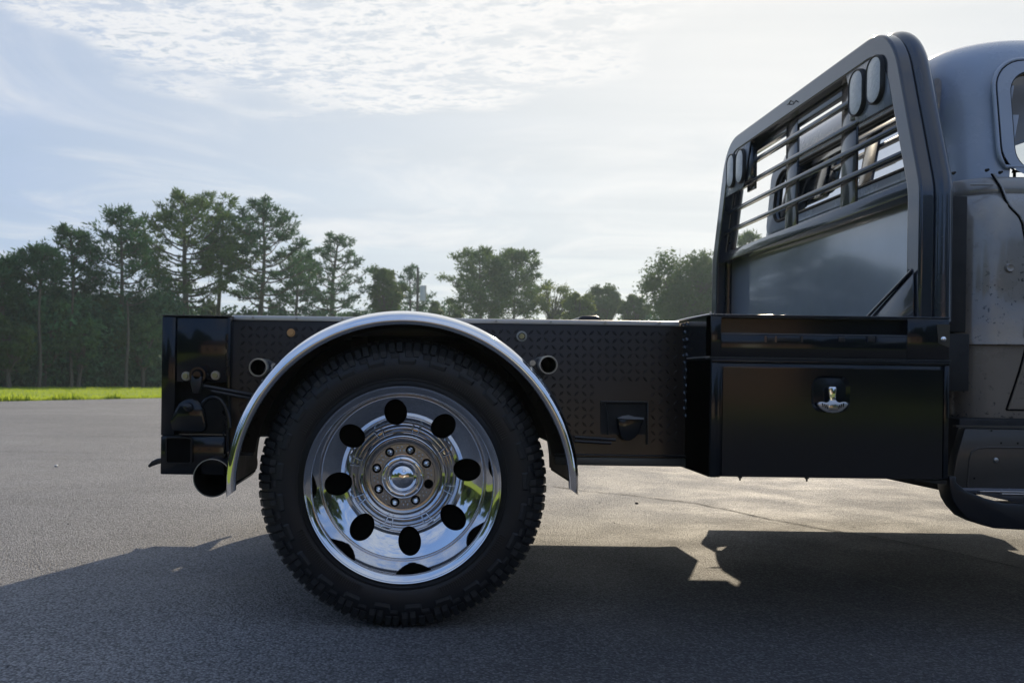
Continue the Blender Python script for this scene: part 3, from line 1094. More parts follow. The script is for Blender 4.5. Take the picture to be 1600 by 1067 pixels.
def tail_block():
    YT = 3.00
    X0, Z1 = P(253.5, 492, YT)
    X1, _ = P(361, 497, YT)
    _, Z0 = P(253, 741, YT)
    XR, _ = P(350, 741, YT)
    b = MB()
    # frame built of folded plates round an opening
    xa, _ = P(275, 500, YT)
    xb, _ = P(356, 500, YT)
    _, zo1 = P(300, 597, YT)
    _, zo0 = P(300, 681, YT)
    b.box(X0, xa, YT, YT + 0.10, zo0, Z1 - 0.004, 0.004)
    b.box(xb, X1, YT - 0.004, YT + 0.10, Z0 + 0.08, Z1 - 0.004, 0.004)
    b.box(xa + 0.001, xb - 0.001, YT + 0.008, YT + 0.10, zo1, Z1 - 0.004, 0.002)
    b.box(X0, XR, YT + 0.002, YT + 0.10, Z0, zo0 - 0.001, 0.004)
    tail = b.build('tail_frame', M_black, truck, smooth=30)
    MB().box(X0 - 0.001, X1 + 0.002, YT - 0.006, YT + 0.12, Z1 - 0.0035, Z1, 0.001).build('top_flange', M_blacks, tail)
    MB().box(xa, xb, YT + 0.085, YT + 0.1, zo0, zo1).build('opening_back', M_dark, tail)
    # hinge knuckles on the flange
    h = MB()
    for v in (527, 541, 556, 568, 582):
        x, z = P(358, v, YT)
        h.cyl((x - 0.004, YT - 0.012, z - 0.010), (x - 0.004, YT - 0.012, z + 0.010), 0.006, n=12)
    h.build('weld_bead', M_black, tail)
    # bolts of the latch
    for u, v in ((291, 587.5), (337, 586.5)):
        x, z = P(u, v, YT)
        bo = MB()
        bo.lathe([(0.0155, YT + 0.006), (0.0155, YT - 0.004), (0.0145, YT - 0.006), (0.009, YT - 0.006)], x, z, 24)
        bo.build('latch_washer', M_steel, tail, smooth=40)
        MB().cyl((x, YT - 0.004, z), (x, YT - 0.016, z), 0.0100, 0.0088, n=14).build('latch_bolt', M_brass, tail)
    # latch: ring, arm and hanging clevis
    x, z = P(309, 586, 2.96)
    L = MB()
    L.lathe([(0.030, 3.0), (0.030, 2.962), (0.027, 2.957), (0.020, 2.957), (0.018, 2.962), (0.018, 2.99)], x, z, 40)
    L.lathe([(0.016, 2.99), (0.016, 2.950), (0.013, 2.945), (0.0, 2.945)], x, z, 24)
    L.build('latch_ring', M_black, tail, smooth=45)
    arm = px_poly([(301, 586), (317, 588), (316, 600), (313, 614), (303, 614), (299, 600)], 2.96)
    MB().prism(arm, 2.945, 2.965).build('latch_arm', M_blacks, tail, bevel=0.003)
    x2, z2 = P(304, 640, 2.96)
    cover = px_poly([(267, 655), (281, 630), (290, 624), (300, 622), (312, 626), (320, 640), (324, 665), (322, 672), (316, 675), (270, 673)], 2.97)
    MB().prism(cover, 2.952, 2.985).build('latch_cover', M_black, tail, bevel=0.008)
    x2, z2 = P(295, 636, 2.95)
    MB().lathe([(0.016, 2.955), (0.016, 2.940), (0.010, 2.934), (0.0, 2.932)], x2, z2, 24).build('cover_knob', M_black, tail, smooth=60)
    hoop = []
    for k in range(21):
        t = PI * k / 20
        u = 325 + 26 * math.cos(PI - t) + 8
        v = 668 - 48 * math.sin(t)
        hx, hz = P(u, v, 2.975)
        hoop.append((hx, 2.975, hz))
    MB().tube(hoop, 0.0075, 10).build('pull_hoop', M_black, tail, smooth=60)
    # twin ratchet rods running forward behind the fender
    for (ua, va, ub, vb, rr) in ((318, 603, 395, 617, 0.0062), (330, 611, 395, 623, 0.0055)):
        xa_, za = P(ua, va, 2.965)
        xb_, zb = P(ub, vb, 2.990)
        MB().tube([(xa_, 2.965, za), (xb_, 2.990, zb)], rr, 12).build('ratchet_rod', M_blacks, tail, smooth=60)
    # square tube end of the rear sill
    a, c = P(256, 683, YT - 0.03), P(298, 726, YT - 0.03)
    sq = MB()
    o_, i_ = rrect(a[0], c[0], c[1], a[1], 0.010), rrect(a[0] + 0.006, c[0] - 0.006, c[1] + 0.006, a[1] - 0.006, 0.006)
    n = len(o_)
    vs = [(x_, YT - 0.012, z_) for x_, z_ in o_] + [(x_, YT - 0.012, z_) for x_, z_ in i_] + [(x_, YT + 0.01, z_) for x_, z_ in o_] + [(x_, YT + 0.08, z_) for x_, z_ in i_]
    fs = [(k, (k + 1) % n, n + (k + 1) % n, n + k) for k in range(n)] + [(k, 2 * n + k, 2 * n + (k + 1) % n, (k + 1) % n) for k in range(n)] + [(n + k, n + (k + 1) % n, 3 * n + (k + 1) % n, 3 * n + k) for k in range(n)]
    sq.add(vs, fs)
    sq.build('sill_tube', M_black, tail)
    MB().prism(rrect(a[0] + 0.006, c[0] - 0.006, c[1] + 0.006, a[1] - 0.006, 0.006), YT - 0.002, YT + 0.001).build('tube_plug', M_hole, tail)
    # step hook sticking out behind
    hk = px_poly([(232, 727), (234, 730), (240, 727), (254, 723), (254, 715), (246, 716), (238, 720)], YT + 0.02)
    MB().prism(hk, YT + 0.01, YT + 0.06).build('tail_hook', M_blacks, tail, bevel=0.002)
    # weld seam along the tail
    wv = MB()
    rnd = random.Random(4)
    for k in range(26):
        u, v = 352 - 4 * math.sin(k), 640 + k * 2.6
        x, z = P(u, v, YT)
        wv.cyl((x, YT + 0.004, z), (x + 0.003, YT - 0.004, z + 0.002), 0.004, 0.0015, n=8)
    wv.build('weld_bead', M_black, tail)
    return tail


M_tread = mat('tread_plate_paint', (0.024, 0.017, 0.014), 0.20, coat=0.0, spec=0.5, vary=(3, 0.3), bump=(170, 0.15, 0.0008))
M_trimd = mat('dull_rail_steel', (0.10, 0.095, 0.08), 0.45, metal=0.4)


def exhaust():
    x, z = P(331.5, 746.5, 2.93)
    r = 0.0640
    y = 2.93
    o = MB().lathe([(r, 3.45), (r, y + 0.002), (r - 0.0008, y), (r - 0.0030, y), (r - 0.0035, y + 0.002), (r - 0.0035, 3.40)], x, z, 64).build('exhaust_tip', M_blacks, truck, smooth=50)
    MB().lathe([(r - 0.0038, y + 0.006), (r - 0.0038, 3.35), (0, 3.35)], x, z, 48).build('exhaust_bore', M_hole, o)
    MB().lathe([(r - 0.0002, y - 0.0008), (r - 0.0030, y - 0.0010)], x, z, 64).build('exhaust_rim', M_steel, o)


def toolbox():
    YB_ = 2.77
    X0 = P(1110, 620, YB_)[0]
    X1 = P(1482, 620, YB_)[0]
    Z0 = P(1300, 748, YB_)[1]
    ZL = P(1300, 561, YB_)[1]     # lip between the deck rail and the box
    ZT = P(1300, 495.5, YB_)[1]
    D = 0.34
    b = MB()
    b.box(X0, X1, YB_ + 0.004, YB_ + D, Z0 + 0.002, ZL - 0.004, 0.003)
    box = b.build('toolbox', M_black, truck, smooth=30)
    # door frame posts, sill, head
    zd1 = P(1300, 575, YB_)[1]
    xd0, xd1 = P(1128, 650, YB_)[0], P(1471, 650, YB_)[0]
    fr = MB()
    fr.box(X0 + 0.001, X0 + 0.022, YB_ - 0.004, YB_ + 0.02, Z0, ZL - 0.016, 0.003)
    fr.box(X1 - 0.016, X1, YB_ - 0.004, YB_ + 0.02, Z0 + 0.004, ZL - 0.016, 0.003)
    fr.box(X0 + 0.0225, xd0 - 0.003, YB_ + 0.001, YB_ + 0.02, Z0, ZL - 0.016, 0.002)
    fr.box(X0 + 0.001, X1, YB_ - 0.005, YB_ + 0.02, ZL - 0.0155, ZL - 0.0045, 0.002)
    fr.build('door_frame', M_black, box)
    MB().box(X0 - 0.001, X1 + 0.002, YB_ - 0.010, YB_ + 0.05, ZL - 0.0035, ZL + 0.0015, 0.001).build('drip_lip', M_blacks, box)
    # door: raised panel with a recess for the handle
    zb = Z0 + 0.004
    hx, hz = P(1297, 616, YB_)
    cut = rrect(hx - 0.062, hx + 0.060, hz - 0.056, hz + 0.058, 0.035, 8)
    outer = []
    # ring of quads between the door outline and the recess outline
    n = len(cut)
    for (cxp, czp) in cut:
        d = Vector((cxp - hx, czp - hz))
        tx = ((xd1 - hx) if d.x > 0 else (hx - xd0)) / abs(d.x) if abs(d.x) > 1e-6 else 1e9
        tz = ((zd1 - hz) if d.y > 0 else (hz - zb)) / abs(d.y) if abs(d.y) > 1e-6 else 1e9
        t = min(tx, tz)
        outer.append([hx + d.x * t, hz + d.y * t])
    for c_ in ((xd0, zb), (xd1, zb), (xd0, zd1), (xd1, zd1)):
        k = min(range(n), key=lambda q: (outer[q][0] - c_[0]) ** 2 + (outer[q][1] - c_[1]) ** 2)
        outer[k] = list(c_)
    yo, yi = YB_ - 0.006, YB_ + 0.012
    cut2 = [(hx + (x_ - hx) * 0.70, hz + (z_ - hz) * 0.74 + 0.002) for x_, z_ in cut]
    vs = [(x_, yo, z_) for x_, z_ in outer] + [(x_, yo, z_) for x_, z_ in cut] + [(x_, yi, z_) for x_, z_ in cut2] + [(x_, YB_ + 0.003, z_) for x_, z_ in outer]
    fs = [(k, (k + 1) % n, n + (k + 1) % n, n + k) for k in range(n)]
    fs += [(n + k, n + (k + 1) % n, 2 * n + (k + 1) % n, 2 * n + k) for k in range(n)]
    fs += [tuple(range(2 * n, 3 * n))]
    fs += [(k, 3 * n + k, 3 * n + (k + 1) % n, (k + 1) % n) for k in range(n)]
    MB().add(vs, fs).build('toolbox_door', M_black, box, smooth=22)
    # bright fold along the door top edge
    MB().box(xd0, xd1, YB_ - 0.0075, YB_ - 0.0062, zd1 - 0.003, zd1 - 0.0005).build('door_fold', M_rack, box)
    # T handle
    yh = YB_ - 0.014
    st = []
    for v, w_ in ((604, 5.0), (606, 6.0), (612, 5.8), (618, 4.8), (624, 4.4), (628, 6.5)):
        st.append((v, w_))
    poly = [(1300.3 - w_, v) for v, w_ in st] + [(1300.3 + w_, v) for v, w_ in st[::-1]]
    stem = MB().prism(px_poly(poly, yh), yh - 0.004, yh + 0.006)
    hdl = stem.build('door_handle', M_chrome, box, bevel=0.0025, smooth=60)
    grip = [(1276, 631), (1279, 628), (1284, 627.5), (1290, 629), (1294, 627.5), (1296, 625), (1305, 625), (1307, 627.5), (1311, 629), (1317, 627.5), (1321, 628), (1324, 631), (1321, 636), (1315, 641), (1308, 644), (1300, 645), (1292, 644), (1285, 641), (1279, 636)]
    MB().prism(px_poly(grip, yh), yh - 0.006, yh + 0.003).build('handle_grip', M_trim2, box, bevel=0.0018, smooth=40)
    for u, v in ((1283.5, 632.5), (1287, 634), (1290.2, 635.4)):
        for uu in (u, 2 * 1300.2 - u):
            s_ = 1 if uu < 1300 else -1
            q = px_poly([(uu - 1.0, v - 3.0), (uu + 0.7, v - 3.0), (uu + 0.7 + s_ * 1.2, v + 3.2), (uu - 0.8 + s_ * 1.2, v + 3.2)], yh)
            MB().prism(q, yh - 0.0068, yh - 0.0058).build('grip_slot', M_hole, box, smooth=0)
    MB().prism(px_poly([(1293, 631), (1308, 631), (1307.5, 641), (1293.5, 641)], yh), yh - 0.0072, yh - 0.0058).build('grip_badge', M_brush, box, bevel=0.0004)
    # lower drain bolts
    for u in (1160, 1265):
        x, z = P(u, 747, YB_)
        d = MB()
        d.cyl((x, YB_ + 0.02, Z0 + 0.003), (x, YB_ + 0.02, Z0 - 0.003), 0.0065, n=12)
        d.cyl((x, YB_ + 0.02, Z0 - 0.003), (x, YB_ + 0.02, Z0 - 0.011), 0.0028, n=10)
        d.build('drain_bolt', M_blacks, box)
    # skirt under the front end
    sk = [(P(1432, 750, YB_)[0], Z0), (X1, Z0), (X1, Z0 - 0.012), (P(1470, 757, YB_)[0], Z0 - 0.012)]
    MB().prism(sk, YB_ + 0.003, YB_ + D).build('box_skirt', M_blacks, box, smooth=0)
    # ---- deck rail above the box, with its recessed pocket
    dr = MB()
    zp1, zp0 = P(1300, 499, YB_)[1], P(1300, 522, YB_)[1]
    xp0, xp1 = P(1127, 510, YB_)[0], P(1418, 510, YB_)[0]
    zt1 = ZT
    dr.box(X0, xp0, YB_, YB_ + 0.05, ZL + 0.002, zt1, 0.002)
    dr.box(xp1, X1, YB_, YB_ + 0.05, ZL + 0.002, zt1, 0.002)
    dr.box(xp0 + 0.0005, xp1 - 0.0005, YB_ + 0.0005, YB_ + 0.05, ZL + 0.002, zp0, 0.002)
    dr.box(xp0 + 0.0005, xp1 - 0.0005, YB_ + 0.0005, YB_ + 0.05, zp1, zt1, 0.001)
    rail = dr.build('deck_rail', M_black, truck, smooth=30)
    MB().box(xp0 - 0.002, xp1 + 0.002, YB_ + 0.022, YB_ + 0.03, zp0 - 0.002, zp1 + 0.002).build('pocket_back', M_black, rail)
    MB().box(xp0, xp1, YB_ - 0.0012, YB_ + 0.004, zp0 - 0.0055, zp0 - 0.0010, 0.001).build('pocket_lip', M_rack, rail)
    # deck top flange
    MB().box(X0 - 0.001, X1 + 0.002, YB_ - 0.004, YB_ + D + 0.3, ZT + 0.0005, ZT + 0.0045, 0.001).build('deck_flange', M_rack, rail)
    for ua, ub in ((1194, 1197), (1210, 1213), (1251, 1254), (1354, 1356), (1368, 1370)):
        a, c = P(ua, 525, YB_), P(ub, 535, YB_)
        MB().box(a[0], c[0], YB_ - 0.003, YB_ + 0.001, c[1], a[1]).build('rail_weld', M_rack, rail)
    for ua, ub in ((1198, 1249), (1357, 1367), (1310, 1320)):
        a, c = P(ua, 526, YB_), P(ub, 534, YB_)
        MB().box(a[0], c[0], YB_ - 0.0022, YB_ + 0.001, c[1], a[1], 0.0008).build('rail_stake_plate', M_blacks, rail)
    x, z = P(1473, 530, YB_)
    q = MB().lathe([(0.0095, YB_), (0.0095, YB_ - 0.003), (0.0075, YB_ - 0.0065), (0.004, YB_ - 0.008), (0, YB_ - 0.0085)], x, z, 24)
    q.build('rail_bolt', M_chrome, rail, smooth=60)
    a, c = P(1463, 507, YB_), P(1484, 548, YB_)
    MB().prism([(a[0], a[1]), (c[0] - 0.002, a[1]), (c[0] - 0.002, c[1] + 0.01), (P(1466, 536, YB_)[0], P(1466, 536, YB_)[1])], YB_ - 0.0020, YB_ + 0.001).build('corner_plate', M_plate2, rail, smooth=0)
    # ---- rear wall of the box with the treadplate gusset
    rw = MB()
    Yr = 3.02
    rw.add([(X0, YB_ + 0.004, ZT), (X0, 3.13, ZT), (X0, Yr, 0.86), (X0, Yr, Z0 + 0.004), (X0, YB_ + 0.004, Z0)], [(0, 1, 2, 3, 4)])
    rw.add([(X0 + 0.004, YB_ + 0.004, ZT), (X0 + 0.004, 3.13, ZT), (X0 + 0.004, Yr, 0.86), (X0 + 0.004, Yr, Z0 + 0.004), (X0 + 0.004, YB_ + 0.004, Z0)], [(4, 3, 2, 1, 0)])
    rwall = rw.build('box_rear_wall', M_black, truck, smooth=0)
    tl = MB()
    for i in range(9):
        for j in range(13):
            y = 3.125 - i * 0.0195
            z = ZT - 0.012 - j * 0.026
            # stay inside the gusset
            if y < 3.008 + 0.00 * j or y > bed_y(z) + 0.03: continue
            a = R(45) if (i + j) % 2 == 0 else R(-45)
            c, s_ = math.cos(a), math.sin(a)
            pts = []
            for ly, lz, hh in ((-0.009, 0, 0), (0, -0.003, 0), (0.009, 0, 0), (0, 0.003, 0), (-0.004, 0, 1), (0, -0.0008, 1), (0.004, 0, 1), (0, 0.0008, 1)):
                pts.append((X0 - hh * 0.004, y + ly * c - lz * s_, z + ly * s_ + lz * c))
            tl.add(pts, [(0, 1, 5, 4), (1, 2, 6, 5), (2, 3, 7, 6), (3, 0, 4, 7), (4, 5, 6, 7)])
    tag(tl.build('tread_bar', M_rack, rwall, smooth=50), kind='stuff')
    sm = MB()
    sm.tube([(X0 - 0.003, 3.13, ZT + 0.004), (X0 - 0.003, 3.0, ZT + 0.005), (X0 - 0.003, YB_ + 0.005, ZT + 0.004)], 0.0032, 8)
    sm.tube([(X0 - 0.002, 3.0, ZL + 0.002), (X0 - 0.002, YB_ + 0.01, ZL + 0.002)], 0.0022, 8)
    sm.build('edge_weld', M_trim2, rwall)
    return box


M_trim2 = mat('satin_aluminium', (0.55, 0.55, 0.57), 0.30, metal=0.9, vary=(15, 0.1))
M_patd = mat('dark_weathered_sill', (0.060, 0.054, 0.048), 0.36, coat=0.2, vary=(7, 0.35), bump=(30, 0.1, 0.002))
M_plate2 = mat('worn_corner_plate', (0.055, 0.05, 0.04), 0.35)

for flip in (False, True):
    FLIP[0] = flip
    rear_wheel(truck)
    rear_wheel(truck, outer=False, y0=3.17, name='inner_rear_wheel')
    fender(truck)
    bed_side()
    tail_block()
    toolbox()
    if not flip:
        exhaust()
FLIP[0] = False

# ---- deck, frame, axle
DX0, DX1 = P(254, 500, 3.0)[0], 1.70
deck = MB().box(DX0 + 0.01, DX1, 3.14, 2 * YC - 3.14, 0.955, 0.9995, 0.002).build('deck', M_blacks, truck)
hatch = MB()
hp_ = px_poly([(903, 499), (906, 495), (912, 493), (932, 493), (938, 496), (941, 503), (903, 503)], 3.85)
hatch.prism([(x, z) for x, z in hp_], 3.85, 4.10)
hatch.build('gooseneck_cover', M_blacks, deck, bevel=0.006)
fr = MB()
for y in (3.48, 4.42):
    fr.box(DX0 + 0.06, 3.9, y, y + 0.07, 0.62, 0.80, 0.004)
for x in (-0.7, -0.2, 0.4, 0.9, 1.5):
    fr.box(x, x + 0.06, 3.2, 4.75, 0.80, 0.954, 0.003)
frame = fr.build('chassis_frame', M_dark, truck)
ax = MB()
ax.cyl((WX, 3.2, WZ), (WX, 4.75, WZ), 0.055)
ax.cyl((WX, 3.85, WZ), (WX, 4.12, WZ), 0.15, 0.13)
ax.build('rear_axle', M_dark, frame)
for flip in (False, True):
    FLIP[0] = flip
    MB().lathe([(0.545, 3.035), (0.545, 3.50), (0.0, 3.50)], WX, WZ, 40, R(12), R(168)).build('wheel_well', M_dark, frame)
FLIP[0] = False
MB().box(DX0 + 0.002, DX0 + 0.05, 3.101, 2 * YC - 3.101, 0.60, 0.954, 0.004).build('tail_sill', M_black, frame)

# ------------------------------------------------------------------ headache rack
XR_ = 1.720


def rack_outline(inset=0.0, n=10):
    """half outline (near side) of the hoop in (y, z) and its mirror: foot, kink, lean, round corner, top"""
    y0 = 2.970 + inset
    yk, zk = y0, 1.475
    # leaning part
    yl, zl = 3.105 + inset, 1.905
    r = 0.20 - inset * 0.75
    top = 2.108 - inset
    pts = [(y0, 1.022), (y0, zk - 0.03), (y0 + 0.002, zk), (y0 + 0.008, zk + 0.03)]
    ctrl = [(yl, zl), (3.150 + inset * 0.9, top - 0.012), (3.330, top)]
    for k in range(1, n + 1):
        t = k / n
        # quadratic bezier through the corner
        a, b_, c_ = (yl, zl), (yl + 0.055, top - 0.0), (3.330, top)
        pts.append(((1 - t) ** 2 * a[0] + 2 * t * (1 - t) * b_[0] + t * t * c_[0], (1 - t) ** 2 * a[1] + 2 * t * (1 - t) * b_[1] + t * t * c_[1]))
    pts.insert(4, (yl, zl))
    half = pts
    mir = [(2 * YC - y, z) for y, z in half[::-1]]
    return half + mir


def hoop(x0, x1, w_, name, m, parent, bev=0.012, inset0=0.0):
    o_ = rack_outline(inset0)
    i_ = rack_outline(inset0 + w_)
    n = len(o_)
    vs = [(x0, y, z) for y, z in o_] + [(x0, y, z) for y, z in i_] + [(x1, y, z) for y, z in o_] + [(x1, y, z) for y, z in i_]
    fs = []
    for k in range(n - 1):
        fs += [(k, k + 1, n + k + 1, n + k), (2 * n + k, 3 * n + k, 3 * n + k + 1, 2 * n + k + 1), (k, 2 * n + k, 2 * n + k + 1, k + 1), (n + k, n + k + 1, 3 * n + k + 1, 3 * n + k)]
    fs += [(0, n, 3 * n, 2 * n), (n - 1, 3 * n - 1 - 0, 4 * n - 1, 2 * n - 1)][0:1]
    b = MB().add(vs, fs)
    me_o = b.build(name, m, parent, smooth=50)
    md = me_o.modifiers.new('bevel', 'BEVEL')
    md.width = bev
    md.segments = 4
    md.limit_method = 'ANGLE'
    md.angle_limit = R(50)
    md.harden_normals = False
    return me_o


rack = hoop(XR_, XR_ + 0.050, 0.082, 'headache_rack', M_rack, truck, 0.009)
# round pipe hoop in front of the flat one
pp = rack_outline(0.022)
MB().tube([(XR_ + 0.083, y, z) for y, z in pp], 0.036, 18).build('front_pipe', M_rack, rack, smooth=60)
for ya_ in (2.99, 2 * YC - 3.16):
    MB().box(XR_ + 0.10, XR_ + 0.172, ya_, ya_ + 0.17, 0.99, 1.45, 0.004).build('rack_light_block', M_dark, rack)  # added box, closes a light leak between rack and cab
    MB().box(1.705, 1.905, ya_, ya_ + 0.17, 0.79, 0.985, 0.004).build('bed_light_block', M_dark, rack)  # added box, blocks the sun in the gap between toolbox and cab
YN, YF_ = 3.052, 2 * YC - 3.052
ZB_T, ZB_B = 1.518, 1.468
# solid lower panel
MB().box(XR_ + 0.094, XR_ + 0.098, YN - 0.04, YF_ + 0.04, 1.03, ZB_B + 0.02).build('rack_panel', M_panel, rack)
MB().box(XR_ + 0.018, XR_ + 0.09, YN - 0.005, YF_ + 0.005, ZB_B, ZB_T, 0.003).build('rack_rail', M_rack, rack)
MB().box(XR_ + 0.020, XR_ + 0.093, YN - 0.005, YF_ + 0.005, 1.024, 1.050, 0.003).build('rack_sill', M_rack, rack)


def y_in(z):
    if z < 1.5: return 3.052
    return 3.052 + (z - 1.5) * (3.187 - 3.052) / (1.93 - 1.5)


for k, z in enumerate((1.630, 1.731, 1.833, 1.930)):
    MB().box(XR_ + 0.022, XR_ + 0.046, y_in(z) - 0.02, 2 * YC - y_in(z) + 0.02, z - 0.010, z + 0.010, 0.004).build('rack_bar', M_rack, rack)
for ya_, yb_ in ((3.50, 3.62), (4.03, 4.15), (4.52, 4.62)):
    zt = 2.044 if ya_ < 4.4 else 2.040
    z0 = ZB_T if ya_ < 4.4 else 1.80
    MB().box(XR_ + 0.048, XR_ + 0.060, ya_, yb_, z0, zt, 0.002).build('rack_upright', M_rack, rack)
# top rail inner plate
MB().box(XR_ + 0.050, XR_ + 0.080, 3.30, 2 * YC - 3.30, 1.985, 2.035, 0.003).build('rack_header', M_rack, rack)
for flip in (False, True):
    FLIP[0] = flip
    # lamp plate with two long oval lamps
    poly = [(3.500, 2.032), (3.262, 2.032), (3.215, 2.01), (3.188, 1.97), (3.172, 1.900), (3.150, 1.812)] + [(3.385 + 0.04 * math.sin(t), 1.852 - 0.04 * math.cos(t)) for t in (0.0, 0.5, 1.0, 1.4)]
    pl = MB().prism(poly, XR_ + 0.004, XR_ + 0.009, axis='x').build('lamp_plate', M_plate, rack, bevel=0.0015)
    for (yc_, zc_) in ((3.392, 1.926), (3.262, 1.932)):
        ov, ov2, ov3 = [rrect(yc_ - q, yc_ + q, zc_ - 0.090 + (0.055 - q), zc_ + 0.090 - (0.055 - q), q * 0.98, 8) for q in (0.055, 0.051, 0.0465)]
        x1_, x0_ = XR_ + 0.006, XR_ - 0.014
        n = len(ov)
        vs = [(x1_, y, z) for y, z in ov] + [(x0_ + 0.004, y, z) for y, z in ov] + [(x0_, y, z) for y, z in ov2] + [(x0_ + 0.004, y, z) for y, z in ov3]
        fs = []
        for j in range(3):
            fs += [(j * n + k, j * n + (k + 1) % n, (j + 1) * n + (k + 1) % n, (j + 1) * n + k) for k in range(n)]
        MB().add(vs, fs).build('lamp_gasket', M_gask, rack, smooth=50)
        # slightly domed lens
        vs = [(x0_ + 0.003, y, z) for y, z in ov3] + [(x0_ - 0.001, yc_ + (y - yc_) * 0.6, zc_ + (z - zc_) * 0.75) for y, z in ov3]
        fs = [(k, (k + 1) % n, n + (k + 1) % n, n + k) for k in range(n)] + [tuple(range(n, 2 * n))]
        MB().add(vs, fs).build('work_lamp', M_lens, rack, smooth=60)
    # lamp housing box behind the plate
    MB().box(XR_ + 0.012, XR_ + 0.046, 3.20, 3.49, 1.84, 2.04, 0.012).build('lamp_housing', M_rack, rack)
    # gusset at the foot with folded edge
    gs = [(2.99, 1.026), (3.315, 1.026), (3.30, 1.040), (2.995, 1.195)]
    MB().prism(gs, XR_ - 0.008, XR_ - 0.003, axis='x').build('gusset', M_rack, rack, bevel=0.001)
    MB().tube([(XR_ - 0.012, 3.318, 1.028), (XR_ - 0.016, 3.298, 1.045), (XR_ - 0.012, 2.992, 1.198)], 0.0055, 8).build('gusset_edge', M_rack, rack, smooth=60)
    # welds down the inner corner
    wl = MB()
    for k in range(16):
        z = 1.035 + k * 0.011
        wl.cyl((XR_ - 0.001, 3.03, z), (XR_ - 0.005, 3.03, z + 0.004), 0.005, 0.002, n=7)
    wl.build('weld_bead', M_rack, rack)
FLIP[0] = False
# loose wire tails at the lamp
MB().tube([(XR_ - 0.004, 4.02, 2.075), (XR_ - 0.010, 3.99, 2.066), (XR_ - 0.012, 3.965, 2.075), (XR_ - 0.012, 3.94, 2.060)], 0.0025, 6).build('lamp_wire', M_gask, rack, smooth=60)

# ------------------------------------------------------------------ cab
def cab_plan(z, hw, xr, xf, rc, nside=14, nrear=34, ncor=10):
    """closed plan outline, starting at the near front, going back, across the rear, forward"""
    yn, yf = YC - hw, YC + hw
    pts = []
    for k in range(nside):
        pts.append((xf - rc * 0.6 - (xf - rc * 0.6 - xr - rc) * k / nside, yn))
    for k in range(ncor):
        a = PI * 1.5 - (PI / 2) * k / ncor
        pts.append((xr + rc + rc * math.cos(a), yn + rc + rc * math.sin(a)))
    for k in range(nrear):
        pts.append((xr, yn + rc + (yf - yn - 2 * rc) * k / nrear))
    for k in range(ncor):
        a = PI - (PI / 2) * k / ncor
        pts.append((xr + rc + rc * math.cos(a), yf - rc + rc * math.sin(a)))
    for k in range(nside):
        pts.append((xr + rc + (xf - rc * 0.6 - xr - rc) * k / nside, yf))
    m = 12
    for k in range(m + 1):
        t = k / m
        a = PI / 2 - PI * t
        pts.append((xf - rc * 0.6 + rc * 0.6 * (math.cos(a) ** 0.4 if math.cos(a) > 0 else 0), YC + (yf - YC) * (1 - 2 * t)))
    return [(x, y, z) for x, y in pts]


def loft(levels, name, m, parent, hole=None, cap=True, smooth=60):
    rings = [cab_plan(*l) for l in levels]
    n = len(rings[0])
    vs = [p for r_ in rings for p in r_]
    fs = []
    for j in range(len(rings) - 1):
        for k in range(n):
            k2 = (k + 1) % n
            q = (j * n + k, j * n + k2, (j + 1) * n + k2, (j + 1) * n + k)
            c = sum((Vector(vs[i]) for i in q), Vector()) / 4
            if hole and hole(c): continue
            fs.append(q)
    if cap:
        fs.append(tuple(range((len(rings) - 1) * n, len(rings) * n)))
    return MB().add(vs, fs).build(name, m, parent, smooth=smooth)


XF = 3.35
ZR = lambda z: z if z < 1.9 else 1.9 + (z - 1.9) * 1.19
CB = 1.890
low = [(z, hw, xr, XF, rc) for z, hw, xr, rc in (
    (0.66, 0.955, CB + 0.03, 0.10), (0.80, 0.975, CB + 0.01, 0.12), (0.947, 0.990, CB, 0.13), (0.950, 1.004, CB, 0.13), (0.954, 1.004, CB, 0.13), (0.977, 0.985, CB, 0.13),
    (1.15, 0.988, CB, 0.14), (1.30, 0.985, CB, 0.15), (1.38, 0.978, CB, 0.155), (1.43, 0.965, CB + 0.005, 0.16), (1.465, 0.945, CB + 0.01, 0.165), (1.475, 0.935, CB + 0.015, 0.17), (1.482, 0.938, CB + 0.012, 0.17), (1.50, 0.936, CB + 0.012, 0.17), (1.525, 0.930, CB + 0.016, 0.17), (1.535, 0.918, CB + 0.022, 0.17))]
up = [(ZR(z), hw, xr, xf, rc) for z, hw, xr, xf, rc in (
    (1.533, 0.912, CB + 0.028, XF - 0.05, 0.17), (1.60, 0.906, CB + 0.032, XF - 0.10, 0.175), (1.64, 0.902, CB + 0.036, XF - 0.13, 0.18), (1.70, 0.896, CB + 0.040, XF - 0.18, 0.19), (1.76, 0.888, CB + 0.045, XF - 0.24, 0.20),
    (1.82, 0.880, CB + 0.050, XF - 0.30, 0.21), (1.87, 0.871, CB + 0.055, XF - 0.35, 0.22), (1.91, 0.862, CB + 0.060, XF - 0.40, 0.23), (1.95, 0.848, CB + 0.066, XF - 0.44, 0.235), (1.985, 0.828, CB + 0.075, XF - 0.48, 0.24),
    (2.015, 0.800, CB + 0.088, XF - 0.52, 0.24), (2.042, 0.760, CB + 0.110, XF - 0.56, 0.24), (2.064, 0.700, CB + 0.145, XF - 0.62, 0.23), (2.080, 0.610, CB + 0.20, XF - 0.70, 0.20), (2.090, 0.50, CB + 0.29, XF - 0.80, 0.16), (2.095, 0.38, CB + 0.42, XF - 0.95, 0.12))]
WY0, WY1, WZ0, WZ1 = 3.285, 2 * YC - 3.285, 1.655, 1.915
DWX0, DWX1 = 2.115, 3.0


